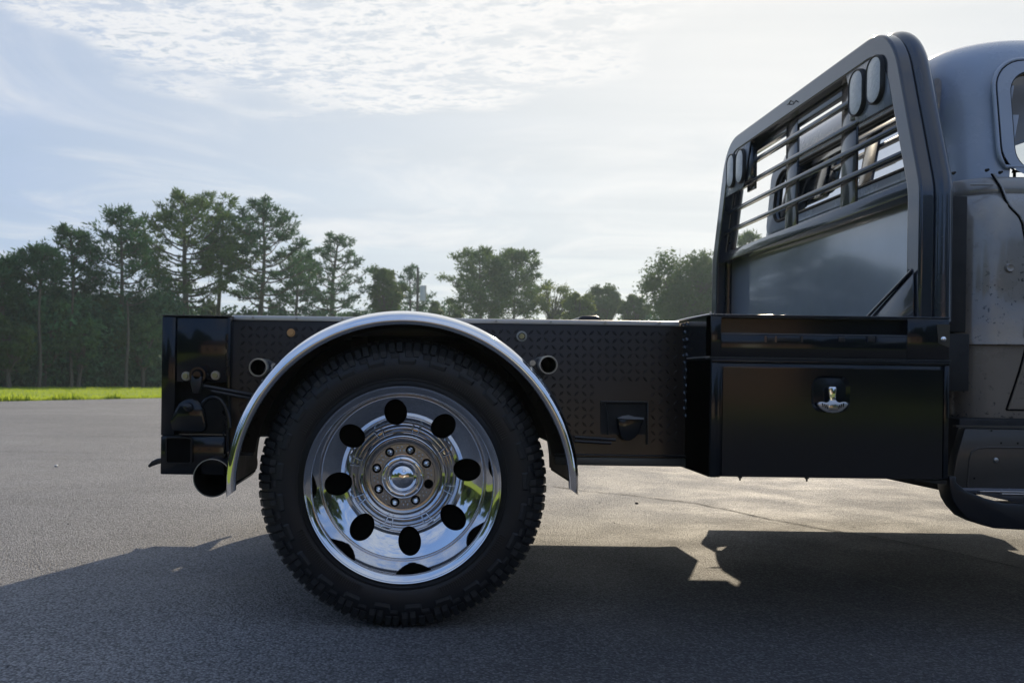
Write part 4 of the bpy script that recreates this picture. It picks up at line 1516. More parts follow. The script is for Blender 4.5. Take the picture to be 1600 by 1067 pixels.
def hole_up(c):
    if abs(c.x - CB - 0.05) < 0.06 and WY0 < c.y < WY1 and WZ0 < c.z < WZ1: return True
    if DWX0 < c.x < DWX1 and abs(abs(c.y - YC) - 0.88) < 0.08 and 1.56 < c.z < 1.93: return True
    if c.x > XF - 0.5 and abs(c.y - YC) < 0.74 and 1.60 < c.z < 1.94: return True
    return False


cab = loft(low, 'cab', M_patina, truck, cap=False)
roof = loft(up, 'cab_roof', M_cabup, cab, hole=hole_up)
# inner lining so that the cab has thickness
lin = [(z, hw - 0.05, xr + 0.05, xf - 0.05, rc) for z, hw, xr, xf, rc in up if z > 1.94 and z < 2.11]
loft(lin, 'headliner', M_cream, cab)
MB().box(2.0, 3.2, 3.12, 4.85, 0.70, 0.74).build('cab_floor', M_inner, cab)
st_ = MB()
st_.box(2.02, 2.14, 3.25, 4.72, 0.9, 1.60, 0.04)
st_.box(2.10, 2.60, 3.25, 4.72, 0.85, 1.10, 0.04)
st_.build('bench_seat', M_seat, cab)
MB().box(2.95, 3.20, 3.15, 4.82, 1.25, 1.52, 0.05).build('dashboard', M_inner, cab)
sw = MB()
sw.tube([(2.86 + 0.07 * math.sin(2 * PI * k / 24), 4.40 + 0.19 * math.cos(2 * PI * k / 24), 1.48 + 0.17 * math.sin(2 * PI * k / 24)) for k in range(24)], 0.012, 8, closed=True)
sw.build('steering_wheel', M_inner, cab)


def xr_at(z):
    zs = [l[0] for l in up]
    return float(np.interp(z, zs, [l[2] for l in up]))


def yn_at(z):
    zs = [l[0] for l in up]
    return YC - float(np.interp(z, zs, [l[1] for l in up]))


def frame_ring(outer_pts, inner_pts, fn_out, fn_in, depth, name, m, parent):
    n = len(outer_pts)
    vs = [fn_out(a, b_) for a, b_ in outer_pts] + [fn_out(a, b_) for a, b_ in inner_pts] + [fn_in(a, b_) for a, b_ in inner_pts]
    fs = [(k, (k + 1) % n, n + (k + 1) % n, n + k) for k in range(n)] + [(n + k, n + (k + 1) % n, 2 * n + (k + 1) % n, 2 * n + k) for k in range(n)]
    return MB().add(vs, fs).build(name, m, parent, smooth=40)


# rear window: body flange, rubber seal, glass
ro = rrect(WY0 - 0.055, WY1 + 0.055, WZ0 - 0.055, WZ1 + 0.030, 0.05, 8)
ri = rrect(WY0 + 0.035, WY1 - 0.035, WZ0 - 0.005, WZ1 - 0.012, 0.075, 8)
frame_ring(ro, ri, lambda y, z: (xr_at(z) - 0.006, y, z), lambda y, z: (xr_at(z) + 0.02, y, z), 0, 'rear_window_frame', M_cabup, cab)
MB().tube([(xr_at(z) - 0.004, y, z) for y, z in rrect(WY0 + 0.030, WY1 - 0.030, WZ0 - 0.010, WZ1 - 0.007, 0.078, 8)], 0.009, 8, closed=True).build('window_seal', M_gask, cab, smooth=60)
gl = rrect(WY0 + 0.03, WY1 - 0.03, WZ0 - 0.01, WZ1 - 0.008, 0.075, 8)
MB().add([(xr_at(z) + 0.008, y, z) for y, z in gl], [tuple(range(len(gl)))]).build('rear_window', M_glass, cab, smooth=0)
# rolled bead moulding under the rear window
MB().tube([(xr_at(1.585) - 0.002, 3.25, 1.575), (xr_at(1.585) - 0.002, 4.72, 1.575)], 0.010, 8).build('rear_bead', M_cabup, cab, smooth=60)

# doors, both sides
for flip in (False, True):
    FLIP[0] = flip
    # window frame, seal, pane
    zb_, zt_ = 1.548, 1.925
    wo = rrect(DWX0 - 0.055, DWX1 + 0.06, zb_ - 0.010, zt_ + 0.035, 0.11, 8)
    wi = rrect(DWX0 - 0.012, DWX1 + 0.02, zb_ + 0.004, zt_ - 0.004, 0.085, 8)
    frame_ring(wo, wi, lambda x, z: (x, yn_at(z) - 0.012, z), lambda x, z: (x, yn_at(z) + 0.02, z), 0, 'door_window_frame', M_cabup, cab)
    wr = rrect(DWX0 - 0.066, DWX1 + 0.07, zb_ - 0.03, zt_ + 0.043, 0.12, 8)
    wr = [(x, z) for x, z in wr if z > 1.56]
    MB().tube([(x, yn_at(z) - 0.007, z) for x, z in wr], 0.007, 8).build('drip_rail', M_cabup, cab, smooth=60)
    wg = rrect(DWX0 - 0.058, DWX1 + 0.062, zb_ - 0.012, zt_ + 0.037, 0.112, 8)
    wg = [(x, z) for x, z in wg if z > 1.55]
    MB().tube([(x, yn_at(z) - 0.006, z) for x, z in wg], 0.0035, 6).build('door_seal', M_hole, cab, smooth=60)
    MB().tube([(x, yn_at(z) - 0.006, z) for x, z in rrect(DWX0 - 0.010, DWX1 + 0.018, zb_ + 0.006, zt_ - 0.006, 0.083, 8)], 0.0045, 6, closed=True).build('glass_seal', M_gask, cab, smooth=60)
    MB().add([(x, yn_at(z) + 0.004, z) for x, z in wi], [tuple(range(len(wi)))]).build('door_window', M_glass, cab, smooth=0)
    # door lock knob
    x, z = P(1583.5, 266, 3.12)
    MB().lathe([(0.006, 0), (0.005, 0.014), (0.010, 0.022), (0.008, 0.026), (0, 0.027)], 0, 0, 14)
    k_ = MB()
    k_.cyl((x, 3.115, 1.545), (x, 3.115, 1.562), 0.005, n=12)
    k_.cyl((x, 3.115, 1.562), (x, 3.115, 1.570), 0.009, 0.007, n=12)
    k_.build('lock_knob', M_gask, cab)
    # shut line between the cab corner and the door
    zs = [l[0] for l in low]
    ylow = lambda z: YC - float(np.interp(z, zs, [l[1] for l in low]))
    pts = []
    for u, v in ((1563, 267), (1571, 290), (1573, 312), (1577, 325), (1587, 338), (1592, 350), (1595, 375), (1597, 420), (1597, 480), (1596, 530), (1592, 556), (1587, 580), (1578, 615), (1572, 640)):
        x, z = P(u, v, 3.02)
        pts.append((x, ylow(z) - 0.0005, z))
    MB().tube(pts, 0.0032, 8).build('door_gap', M_hole, cab, smooth=60)
    MB().tube([(a + 0.008, b_ + 0.001, c_) for a, b_, c_ in pts], 0.0035, 8).build('door_edge', M_patina, cab, smooth=60)
    # seam under the door and its bright sill line
    MB().tube([pts[-1], (pts[-1][0] + 0.6, pts[-1][1] + 0.002, pts[-1][2] - 0.002)], 0.003, 8).build('door_gap', M_hole, cab, smooth=60)
    # drip bead below the belt
    bx = []
    for u in (1500, 1512, 1530, 1548):
        x, z = P(u, 287 if u > 1505 else 291, 3.03)
        bx.append((x + 0.02, ylow(z) - 0.001, z))
    MB().tube(bx[1:], 0.0032, 8).build('belt_bead', M_patina, cab, smooth=60)
    # little rubber plugs on the belt line
    pg = MB()
    for u, v in ((1489, 271), (1541, 266.5), (1562, 270)):
        x, z = P(u, v, 3.06)
        pg.cyl((x, 3.06, z), (x, 3.048, z), 0.006, 0.004, n=10)
    pg.build('belt_plug', M_gask, cab)
    # dent / boss near the door edge
    x, z = P(1576, 419, 3.0)
    MB().lathe([(0.016, 2.998), (0.012, 2.990), (0.008, 2.992), (0, 2.992)], x, z, 20).build('body_plug', M_patina, cab, smooth=60)
    # ---- running board panel and step
    YP = 2.95
    pan = long_px([(1508, 669), (1640, 671), (1640, 764), (1490, 763), (1487, 757), (1496, 710)], YP)
    rb = MB().prism(pan, YP, YP + 0.04).build('running_board', M_patd, truck, bevel=0.004)
    MB().prism(long_px([(1494, 664), (1640, 667), (1640, 669.5), (1494, 667)], YP - 0.008), YP - 0.008, YP + 0.01).build('rocker_seam', M_patd, rb)
    ins = long_px([(1514, 770), (1511, 757), (1514, 720), (1518, 706), (1528, 700), (1545, 698.5), (1640, 699)], YP)
    MB().tube([(x, YP - 0.001, z) for x, z in ins], 0.0028, 8).build('panel_bead', M_patd, rb, smooth=60)
    MB().prism(long_px([(1489, 762), (1640, 764), (1640, 771), (1494, 770)], YP - 0.006), YP - 0.010, YP + 0.002).build('lower_flange', M_plate, rb, bevel=0.0015)
    x, z = P(1555.5, 718.5, YP)
    MB().lathe([(0.009, YP), (0.008, YP - 0.004), (0.004, YP - 0.006), (0, YP - 0.006)], x, z, 18).build('board_bolt', M_steel, rb, smooth=60)
    ht = MB()
    for u, v in ((1564, 692), (1590, 692.5), (1522, 747), (1491, 763.5), (1551, 768), (1570, 768), (1549, 672.5)):
        x, z = P(u, v, YP)
        ht.lathe([(0.0028, YP - 0.0105), (0, YP - 0.0108)] if v > 760 else [(0.0035, YP - 0.0006), (0, YP - 0.0007)], x, z, 10)
    ht.build('rivet_hole', M_hole, rb)
    # step tread with raised ribs, sloping to the outer edge
    sy0, sy1 = 2.80, 2.95
    sx0 = P(1512, 775, 2.9)[0]
    MB().add([(sx0, sy1, 0.462), (3.3, sy1, 0.462), (3.3, sy0, 0.440), (sx0 + 0.10, sy0, 0.440)], [(0, 1, 2, 3)]).build('step_tread', M_blacks, rb, smooth=0)
    for k in range(4):
        t = 0.2 + k * 0.18
        y = sy1 + (sy0 - sy1) * t
        z = 0.462 - 0.022 * t
        MB().box(sx0 + 0.05 + 0.055 * k, 3.2, y - 0.004, y + 0.004, z + 0.001, z + 0.006, 0.0015).build('step_rib', M_trim2, rb)
    fas = px_poly([(1474, 742), (1476, 764), (1480, 779), (1488, 792), (1501, 806), (1520, 815), (1545, 823), (1600, 826), (1640, 827), (1640, 786), (1560, 784), (1530, 776), (1500, 764), (1486, 752), (1486, 742)], 2.83)
    fas = [(3.35 if x > 2.05 else x, z) for x, z in fas]
    if flip:
        fas = [(max(x, 1.86), 0.27 if z < 0.42 else z) for x, z in fas]  # far fascia lowered and widened only to shape the ground shadow
    MB().prism(fas, 2.80 - (0.12 if flip else 0), 2.87).build('step_fascia', M_blacks, rb, bevel=0.006)
    # front fender and hood side, outside the picture
    MB().prism([(3.30, 0.62), (3.30, 1.45), (4.55, 1.36), (4.72, 1.2), (4.75, 0.65), (4.45, 0.65), (4.38, 0.85), (4.22, 1.0), (4.0, 1.04), (3.78, 1.0), (3.62, 0.85), (3.55, 0.62)], 3.02, 3.30).build('front_fender', M_patina, truck, bevel=0.02)
    rear_wheel(truck, outer=True, y0=2.98, name='front_wheel', cx=4.0, cz=0.468) if False else tyre_mesh(4.0, 0.468, 3.0).build('front_wheel', M_side, truck, smooth=50)
FLIP[0] = False
MB().box(3.30, 4.72, 3.301, 2 * YC - 3.301, 0.85, 1.43, 0.05).build('hood', M_patina, truck)
MB().box(1.875, 3.3, 2.992, 2 * YC - 2.955, 0.44, 0.70, 0.01).build('cab_sill', M_dark, truck)
MB().box(4.73, 4.85, 3.0, 2 * YC - 3.0, 0.5, 0.75, 0.03).build('front_bumper', M_chrome, truck)

# ------------------------------------------------------------------ trees
def tube_np(pts, rs, n, V, Fc):
    """append a tapered tube to numpy style lists"""
    base = len(V)
    m = len(pts)
    prev = None
    for i in range(m):
        p = pts[i]
        d = pts[min(i + 1, m - 1)] - pts[max(i - 1, 0)]
        L = math.sqrt(float(d @ d)) or 1.0
        d = d / L
        if prev is None:
            u = np.cross(d, (0.3, 0.9, 0.1))
        else:
            u = prev - d * float(prev @ d)
        u = u / (math.sqrt(float(u @ u)) or 1)
        prev = u
        w_ = np.cross(d, u)
        for k in range(n):
            t = 2 * PI * k / n
            V.append(p + (u * math.cos(t) + w_ * math.sin(t)) * rs[i])
    for i in range(m - 1):
        for k in range(n):
            Fc.append((base + i * n + k, base + i * n + (k + 1) % n, base + (i + 1) * n + (k + 1) % n, base + (i + 1) * n + k))


def leaves_at(centers, normals, size, aspect, rng, facing=False):
    """one triangle per leaf spray, given centres and preferred directions"""
    n = len(centers)
    if facing:
        nn = normals + rng.normal(0, 0.45, (n, 3))
        nn /= np.linalg.norm(nn, axis=1, keepdims=True) + 1e-9
        q = np.cross(nn, rng.normal(0, 1, (n, 3)))
        q /= np.linalg.norm(q, axis=1, keepdims=True) + 1e-9
        p = np.cross(nn, q)
        sz = size * rng.uniform(0.6, 1.35, (n, 1))
        V = np.stack([centers - q * sz * aspect, centers + q * sz * aspect, centers + p * sz], 1).reshape(-1, 3)
        return V, np.arange(3 * n).reshape(-1, 3)
    d = normals + rng.normal(0, 0.55, (n, 3))
    d /= np.linalg.norm(d, axis=1, keepdims=True) + 1e-9
    r = rng.normal(0, 1, (n, 3))
    s = np.cross(d, r)
    s /= np.linalg.norm(s, axis=1, keepdims=True) + 1e-9
    sz = size * rng.uniform(0.6, 1.35, (n, 1))
    a = centers - s * sz * aspect
    b = centers + s * sz * aspect
    c = centers + d * sz
    V = np.stack([a, b, c], 1).reshape(-1, 3)
    Fc = np.arange(3 * n).reshape(-1, 3)
    return V, Fc


def pine_parts(H_, hw, z0, seed, n_limb=34, dens=1.0, bend=0.0, leaf=0.23, tuft=0.33, up=0.45, flat=1.0, shape=0.5, trunk_r=0.2):
    rng = np.random.default_rng(seed)
    TV, TF, tc_, td = [], [], [], []
    m = 12
    ph = rng.uniform(0, 6, 2)
    def trunk_at(z):
        t = z / H_
        return np.array([bend * math.sin(t * 2.4) + 0.12 * math.sin(t * 5 + ph[0]), 0.12 * math.sin(t * 4 + ph[1]), z])
    zs = np.linspace(0, H_ * 0.97, m)
    tube_np([trunk_at(z) for z in zs], [trunk_r * (1.15 if i == 0 else 1) * (1 - 0.85 * (i / (m - 1))) + 0.02 for i in range(m)], 8, TV, TF)
    for i in range(n_limb):
        t = (i + rng.uniform(0, 0.9)) / n_limb
        z = z0 + (H_ * 0.98 - z0) * t
        az = i * 2.399 + rng.uniform(-0.5, 0.5)
        prof = max(0.12, math.sin(PI * min(1.0, (t * (1 - shape) + shape * 0.9))) if t > shape * 0.4 else 0.75 + 0.5 * t)
        prof = (1 - t ** 2.2) * 0.92 + 0.16
        if t < 0.25: prof *= 0.62 + 1.5 * t
        L = hw * prof * rng.uniform(0.62, 1.12)
        rise = up * (0.55 + 0.9 * t) * rng.uniform(0.6, 1.3)
        o = trunk_at(z)
        k = 6
        pts = []
        wob = rng.uniform(-0.25, 0.25, 2)
        for q in range(k):
            s = q / (k - 1)
            a = az + wob[0] * s * 1.2
            pts.append(o + np.array([math.cos(a) * L * s, math.sin(a) * L * s, L * rise * (s ** 1.25) - 0.10 * L * math.sin(PI * s)]))
        r0 = trunk_r * (1 - 0.85 * z / H_) * 0.42 + 0.012
        tube_np(pts, [r0 * (1 - 0.8 * q / (k - 1)) + 0.006 for q in range(k)], 5, TV, TF)
        ns = max(3, int(L * 2.6))
        for q in range(ns):
            s = 0.32 + 0.68 * (q + rng.uniform(0, 1)) / ns
            j = min(k - 2, int(s * (k - 1)))
            f = s * (k - 1) - j
            p = pts[j] * (1 - f) + pts[j + 1] * f
            a2 = az + rng.choice([-1, 1]) * rng.uniform(0.4, 1.2)
            l2 = L * rng.uniform(0.14, 0.36) * (1.15 - 0.5 * s) + 0.15
            e = p + np.array([math.cos(a2) * l2, math.sin(a2) * l2, l2 * rng.uniform(0.15, 0.8)])
            tube_np([p, (p + e) / 2 + rng.normal(0, 0.03, 3), e], [0.022, 0.014, 0.006], 4, TV, TF)
            tc_.append(e); td.append(e - p)
            if rng.uniform() < 0.55:
                tc_.append((p * 0.4 + e * 0.6) + rng.normal(0, 0.12, 3)); td.append(e - p)
        tc_.append(pts[-1]); td.append(pts[-1] - pts[-2])
    tc_ = np.array(tc_); td = np.array(td)
    td /= np.linalg.norm(td, axis=1, keepdims=True) + 1e-9
    per = int(33 * dens)
    n = len(tc_)
    ts = tuft * rng.uniform(0.55, 1.25, (n, 1, 1))
    off = rng.normal(0, 0.42, (n, per, 3)) * ts
    off[:, :, 2] *= 0.62 * flat
    cen = tc_[:, None, :] + off
    nor = off / (np.linalg.norm(off, axis=2, keepdims=True) + 1e-9) * 0.9 + td[:, None, :] * 0.5 + np.array([0, 0, 0.35])
    V, Fc = leaves_at(cen.reshape(-1, 3), nor.reshape(-1, 3), leaf, 0.20, rng)
    return TV, TF, V, Fc


def broad_parts(H_, hw, z0, seed, blobs=40, per=420, leaf=0.17, trunk_r=0.22, squash=0.8, open_=0.0):
    rng = np.random.default_rng(seed)
    TV, TF = [], []
    m = 8
    top = z0 + (H_ - z0) * 0.6
    zs = np.linspace(0, top, m)
    tp = [np.array([0.15 * math.sin(z * 0.7 + seed), 0.15 * math.cos(z * 0.5 + seed) - 0.15, z]) for z in zs]
    tube_np(tp, [trunk_r * (1 - 0.75 * i / (m - 1)) + 0.02 for i in range(m)], 8, TV, TF)
    cs, rs = [], []
    for i in range(blobs):
        for _ in range(40):
            p = rng.uniform(-1, 1, 3)
            if 0.35 < p @ p < 1.0 or rng.uniform() < 0.12: break
        c = np.array([p[0] * hw * 0.80, p[1] * hw * 0.80, (z0 + H_) / 2 + p[2] * (H_ - z0) * 0.42])
        # narrower at the bottom
        k = 0.62 + 0.38 * min(1, max(0, (c[2] - z0) / (0.45 * (H_ - z0))))
        c[:2] *= k
        r = hw * rng.uniform(0.20, 0.36) * (1 - 0.3 * open_)
        cs.append(c); rs.append(r)
        j = min(m - 1, max(2, int(m * (c[2] / (H_ * 1.25)))))
        s = tp[j]
        mid = (s + c) / 2 + np.array([0, 0, -0.08 * hw]) + rng.normal(0, 0.1, 3)
        tube_np([s, mid, c], [0.075, 0.045, 0.012], 5, TV, TF)
        for _ in range(3):
            e = c + rng.normal(0, 0.6, 3) * r
            tube_np([mid, (mid + e) / 2 + rng.normal(0, .08, 3), e], [0.03, 0.02, 0.006], 4, TV, TF)
    cs, rs = np.array(cs), np.array(rs)
    d = rng.normal(0, 1, (blobs, per, 3))
    d /= np.linalg.norm(d, axis=2, keepdims=True)
    rad = rs[:, None, None] * (rng.uniform(0.25, 1.12, (blobs, per, 1)) ** 0.55)
    # break each blob up with lobes
    lob = 1 + 0.28 * np.sin(d[:, :, 0:1] * 7 + rs[:, None, None] * 31) * np.sin(d[:, :, 1:2] * 6 + 1.3) + 0.15 * np.sin(d[:, :, 2:3] * 9)
    sq = np.array([1, 1, squash])
    cen = cs[:, None, :] + d * rad * lob * sq
    if open_:
        keep = rng.uniform(0, 1, (blobs, per)) > open_
        cen = cen[keep]; d = d[keep]
    else:
        cen = cen.reshape(-1, 3); d = d.reshape(-1, 3)
    V, Fc = leaves_at(cen, d * 0.8 + np.array([0, 0, 0.3]), leaf, 0.5, rng, True)
    return TV, TF, V, Fc


def plant_tree(name, x, y, parts, leafm, label, cat='tree', group=None, rot=0.0, z=0.0):
    TV, TF, V, Fc = parts
    root = empty(name, (x, y, z))
    root.rotation_euler = (0, 0, rot)
    fast_mesh('trunk', TV, TF, M_bark, root)
    fast_mesh('crown', V, Fc, leafm, root)
    tag(root, label, cat, group)
    return root


def tree_at(u, vtop, Y, hw_px, v_base_crown, kind, seed, leafm, label, name='pine_tree', group=None, **kw):
    """place a tree whose tip shows at pixel (u, vtop) at distance Y"""
    x, zt = P(u, vtop + (14 if kind == 'pine' else 3), Y)
    _, z0 = P(u, v_base_crown, Y)
    hw = hw_px * Y / F * (1.22 if kind == 'pine' else 1.05)
    if kind == 'pine':
        parts = pine_parts(zt, hw, max(0.5, z0), seed, **kw)
    else:
        parts = broad_parts(zt, hw, max(0.3, z0), seed, **kw)
    return plant_tree(name, x, Y, parts, leafm, label, group=group, rot=0)


GT = 'trees along the far edge of the lawn'
# u, top v, distance, half width px, crown base v
tree_at(8, 392, 44, 26, 480, 'pine', 11, M_pine, 'small dark pine cut by the left picture edge', n_limb=22, leaf=0.22, tuft=0.36, group=GT)
tree_at(52, 376, 46, 40, 470, 'pine', 12, M_pine, 'low ragged pine with a leaning top, leftmost whole tree of the row', n_limb=26, bend=0.5, leaf=0.22, tuft=0.36, group=GT)
tree_at(112, 345, 49, 40, 470, 'pine', 13, M_pine, 'sparse pointed pine between the low ragged pine and the tall slim one', n_limb=34, up=0.7, dens=0.75, leaf=0.22, tuft=0.34, group=GT)
tree_at(190, 313, 50, 52, 478, 'pine', 14, M_pine, 'tall slim pine with a long bare dark trunk left of the broadest pine', n_limb=36, dens=0.8, leaf=0.22, tuft=0.36, trunk_r=0.16, group=GT)
tree_at(292, 298, 56, 74, 480, 'pine', 25, M_pine2, 'broadest round headed pine standing above the tail of the truck', n_limb=52, up=0.62, dens=0.9, trunk_r=0.27, group=GT)
tree_at(346, 312, 60, 32, 440, 'pine', 16, M_pine, 'narrow dark pine squeezed between the two tallest broad pines', n_limb=26, dens=0.9, group=GT)
tree_at(402, 304, 60, 66, 480, 'pine', 37, M_pine, 'tall pine with a ragged leaning crown just right of the narrow dark pine', n_limb=46, up=0.5, dens=0.9, bend=0.4, trunk_r=0.24, group=GT)
tree_at(466, 384, 66, 36, 500, 'pine', 18, M_pine, 'short thin pine in front of the gap beside the bent one', n_limb=28, dens=0.6, leaf=0.24, group=GT)
tree_at(536, 361, 70, 48, 500, 'pine', 49, M_pine, 'bent trunk pine with an open dome crown above the chrome fender', n_limb=34, up=0.6, dens=0.85, bend=-0.7, trunk_r=0.3, group=GT)
tree_at(606, 410, 72, 32, 505, 'broad', 20, M_decid, 'rounded leafy tree with an olive crown just left of the utility pole', name='broadleaf_tree', blobs=30, per=300, group=GT)
tree_at(640, 403, 84, 26, 500, 'pine', 21, M_pine, 'thin wispy pine rising beside the utility pole', n_limb=22, dens=0.55, leaf=0.28, group=GT)
tree_at(700, 462, 88, 30, 520, 'broad', 22, M_decid, 'low scrubby tree in the gap right of the utility pole', name='broadleaf_tree', blobs=22, per=220, leaf=0.2, open_=0.2, group=GT)
tree_at(752, 380, 84, 46, 500, 'pine', 53, M_pine2, 'left half of the wide twin pine behind the bed', n_limb=40, up=0.6, dens=1.0, leaf=0.30, tuft=0.55, group=GT)
tree_at(806, 382, 86, 46, 500, 'pine', 24, M_pine2, 'right half of the wide twin pine behind the bed', n_limb=40, up=0.55, dens=1.0, leaf=0.30, tuft=0.55, group=GT)
tree_at(868, 434, 82, 34, 505, 'broad', 26, M_lime, 'thin see-through young tree right of the wide twin pine', name='broadleaf_tree', blobs=26, per=170, leaf=0.17, open_=0.45, group=GT)
tree_at(905, 448, 76, 26, 508, 'broad', 27, M_lime, 'pale lime bushy tree above the hump on the truck bed', name='broadleaf_tree', blobs=24, per=260, leaf=0.18, group=GT)
tree_at(943, 440, 92, 32, 508, 'broad', 28, M_decid, 'smooth rounded dark tree behind the pale lime bush', name='broadleaf_tree', blobs=26, per=320, leaf=0.22, group=GT)
tree_at(992, 458, 88, 26, 508, 'broad', 29, M_decid, 'low dark tree left of the big spreading oak by the rack', name='broadleaf_tree', blobs=20, per=280, leaf=0.22, group=GT)
tree_at(1076, 388, 74, 70, 508, 'broad', 30, M_decid, 'big spreading oak rising right beside the headache rack', name='broadleaf_tree', blobs=56, per=420, leaf=0.20, trunk_r=0.3, group=GT)
tree_at(1172, 352, 80, 44, 480, 'pine', 31, M_pine2, 'pine glimpsed through the lower left opening of the headache rack', n_limb=34, leaf=0.28, tuft=0.5, group=GT)
# utility pole
x, z = P(653, 418, 80)
pole = MB().cyl((x, 80, 0), (x, 80, z), 0.16, 0.11, n=12).build('utility_pole', M_bark, None, smooth=60)
tag(pole, 'slim wooden utility pole with a grey transformer among the distant trees', 'utility pole')
x2, z2 = P(661, 458, 80)
MB().cyl((x2, 79.8, z2 - 0.75), (x2, 79.8, z2 + 0.65), 0.30, n=16).build('transformer', M_trim, pole)

# understory: continuous dark woodland behind the row
def wood_mass(name, segs, seed, leafm, leaf, nblob, per, label=None):
    rng = np.random.default_rng(seed)
    cen, nor = [], []
    for (u0, v0, Y0, u1, v1, Y1, vb) in segs:
        for _ in range(nblob):
            t = rng.uniform()
            u = u0 + (u1 - u0) * t
            Y = Y0 + (Y1 - Y0) * t + rng.uniform(0, 7)
            vt = v0 + (v1 - v0) * t + rng.normal(0, 5)
            ztop = P(u, vt, Y)[1]
            zz = ztop * (rng.uniform(0, 1) ** 0.75)
            r = rng.uniform(0.6, 1.6)
            x_ = P(u, 500, Y)[0]
            d = rng.normal(0, 1, (per, 3))
            d /= np.linalg.norm(d, axis=1, keepdims=True)
            rad = r * rng.uniform(0.35, 1.1, (per, 1)) ** 0.28
            lob = 1 + 0.3 * np.sin(d[:, 0:1] * 6 + r * 9) * np.sin(d[:, 2:3] * 7)
            c = np.array([x_, Y, max(zz - r * 0.5, 0.3)]) + d * rad * lob
            c = c[c[:, 2] > 0.05]
            cen.append(c); nor.append(d[:len(c)])
    cen = np.concatenate(cen); nor = np.concatenate(nor)
    V, Fc = leaves_at(cen, nor + np.array([0, 0, 0.35]), leaf, 0.5, rng, True)
    o = fast_mesh(name, V, Fc, leafm)
    return tag(o, label, 'woodland' if label else None, kind='stuff')


wood_mass('woodland', [(-120, 455, 42, 30, 462, 44, 600), (30, 470, 44, 130, 478, 47, 600), (130, 480, 47, 270, 462, 53, 600), (40, 468, 46, 260, 470, 52, 600)], 5, M_wood, 0.20, 170, 320,
          'dense dark wood and brush behind the strip of lawn')
wood_mass('hedgerow', [(270, 470, 56, 520, 488, 66, 600), (520, 484, 70, 700, 480, 92, 600), (700, 484, 92, 1010, 492, 92, 600), (1000, 488, 84, 1260, 470, 84, 600)], 6, M_wood, 0.26, 130, 170,
          'low brush line filling the gaps under the distant trees')
GM = 'bushy trees filling the front of the wood'
for i, (u, vt, Y, hw_, k_, lbl) in enumerate((
        (22, 478, 42.5, 34, 'broad', 'dark bushy tree at the left picture edge in front of the wood'),
        (78, 462, 45.5, 30, 'broad', 'bushy tree filling the wood under the low ragged pine'),
        (128, 486, 46, 26, 'broad', 'lowest bushy tree with a brighter green top in front of the wood'),
        (165, 458, 49.5, 34, 'broad', 'bushy tree at the foot of the tall slim pine'),
        (222, 470, 50, 32, 'broad', 'bushy tree touching the tail of the truck in the picture'),
        (262, 452, 56, 30, 'broad', 'bushy tree peeping over the tail of the truck'),
        (330, 470, 62, 34, 'broad', 'bushy tree under the narrow dark pine'))):
    tree_at(u, vt, Y, hw_, 585, 'broad', 60 + i, M_wood2 if i % 3 else M_decid, lbl, name='broadleaf_tree', group=GM, blobs=34, per=300, leaf=0.17, trunk_r=0.09)
# bare trunks standing at the front of the wood
rb_ = random.Random(12)
for i, (u, vt, lbl) in enumerate(((63, 452, 'thin bare trunk at the front of the dark wood, leftmost of three'), (113, 438, 'pale bare trunk with a light patch below the pointed pine'), (200, 470, 'slender dark trunk near the tail of the truck'))):
    Y = 43.5 + i * 2.2
    x, z = P(u, vt, Y)
    tv, tf = [], []
    tube_np([np.array([x + 0.05 * math.sin(q * 0.9 + i * 2), Y, z * q / 7]) for q in range(8)], [0.10 - 0.008 * q for q in range(8)], 8, tv, tf)
    o = fast_mesh('bare_trunk', tv, tf, M_bark)
    tag(o, lbl, 'tree', 'bare trunks at the front of the wood')

# grass blades along the visible strip and its ragged edge
rng = np.random.default_rng(3)
n = 60000
uy = rng.uniform(0, 1, n)
Y = 21 + 27 * uy ** 1.3
X = (-24 + rng.uniform(0, 1, n) * 22)
ex_ = -10.8 + (Y - 23.4) * 0.528
near = rng.uniform(0, 1, n) < 0.4
X = np.where(near, ex_ - np.abs(rng.normal(0, 0.35, n)) + 0.06, X)
k = X < ex_ + 0.08
X, Y = X[k], Y[k]
cen = np.stack([X, Y, np.zeros(len(X)) + 0.0], 1)
gsz = 0.065 + 0.10 * (np.abs(X - (-10.8 + (Y - 23.4) * 0.528)) < 0.35) * rng.uniform(0, 1, len(X)) ** 3
gsz = (gsz * (0.7 + 0.6 * (np.sin(X * 3.1) * np.sin(Y * 2.3) > 0.2)))[:, None]
V, Fc = leaves_at(cen, np.tile([0, 0, 1.8], (len(X), 1)), gsz, 0.14, rng)
tag(fast_mesh('grass', V, Fc, M_blade), kind='stuff')

# ------------------------------------------------------------------ the side behind the camera, seen in chrome and paint
bld = empty('workshop_building', (3.0, -30, 0))
tag(bld, 'long tan workshop with a brown shingle roof behind the camera', 'building')
def bpart(name, m, *a, **k):
    o = MB().box(*a).build(name, m, bld, smooth=0)
    return o
bpart('wall', M_wall, -11, 11, -4, 4, 0, 3.6)
MB().add([(-11.5, -4.6, 3.5), (11.5, -4.6, 3.5), (11.5, 4.6, 3.5), (-11.5, 4.6, 3.5), (-9, 0, 5.6), (9, 0, 5.6)], [(0, 1, 5, 4), (2, 3, 4, 5), (1, 2, 5), (3, 0, 4), (3, 2, 1, 0)]).build('roof', M_roof, bld, smooth=0)
for xq in (-8, -4, 5, 8.5):
    wq = bpart('window', M_white, xq - 0.7, xq + 0.7, 4.0, 4.06, 1.2, 2.6)
    MB().box(xq - 0.6, xq + 0.6, 4.061, 4.07, 1.3, 2.5).build('pane', M_black, wq, smooth=0)
bpart('door', M_white, 0, 3, 4.0, 4.08, 0, 2.8)

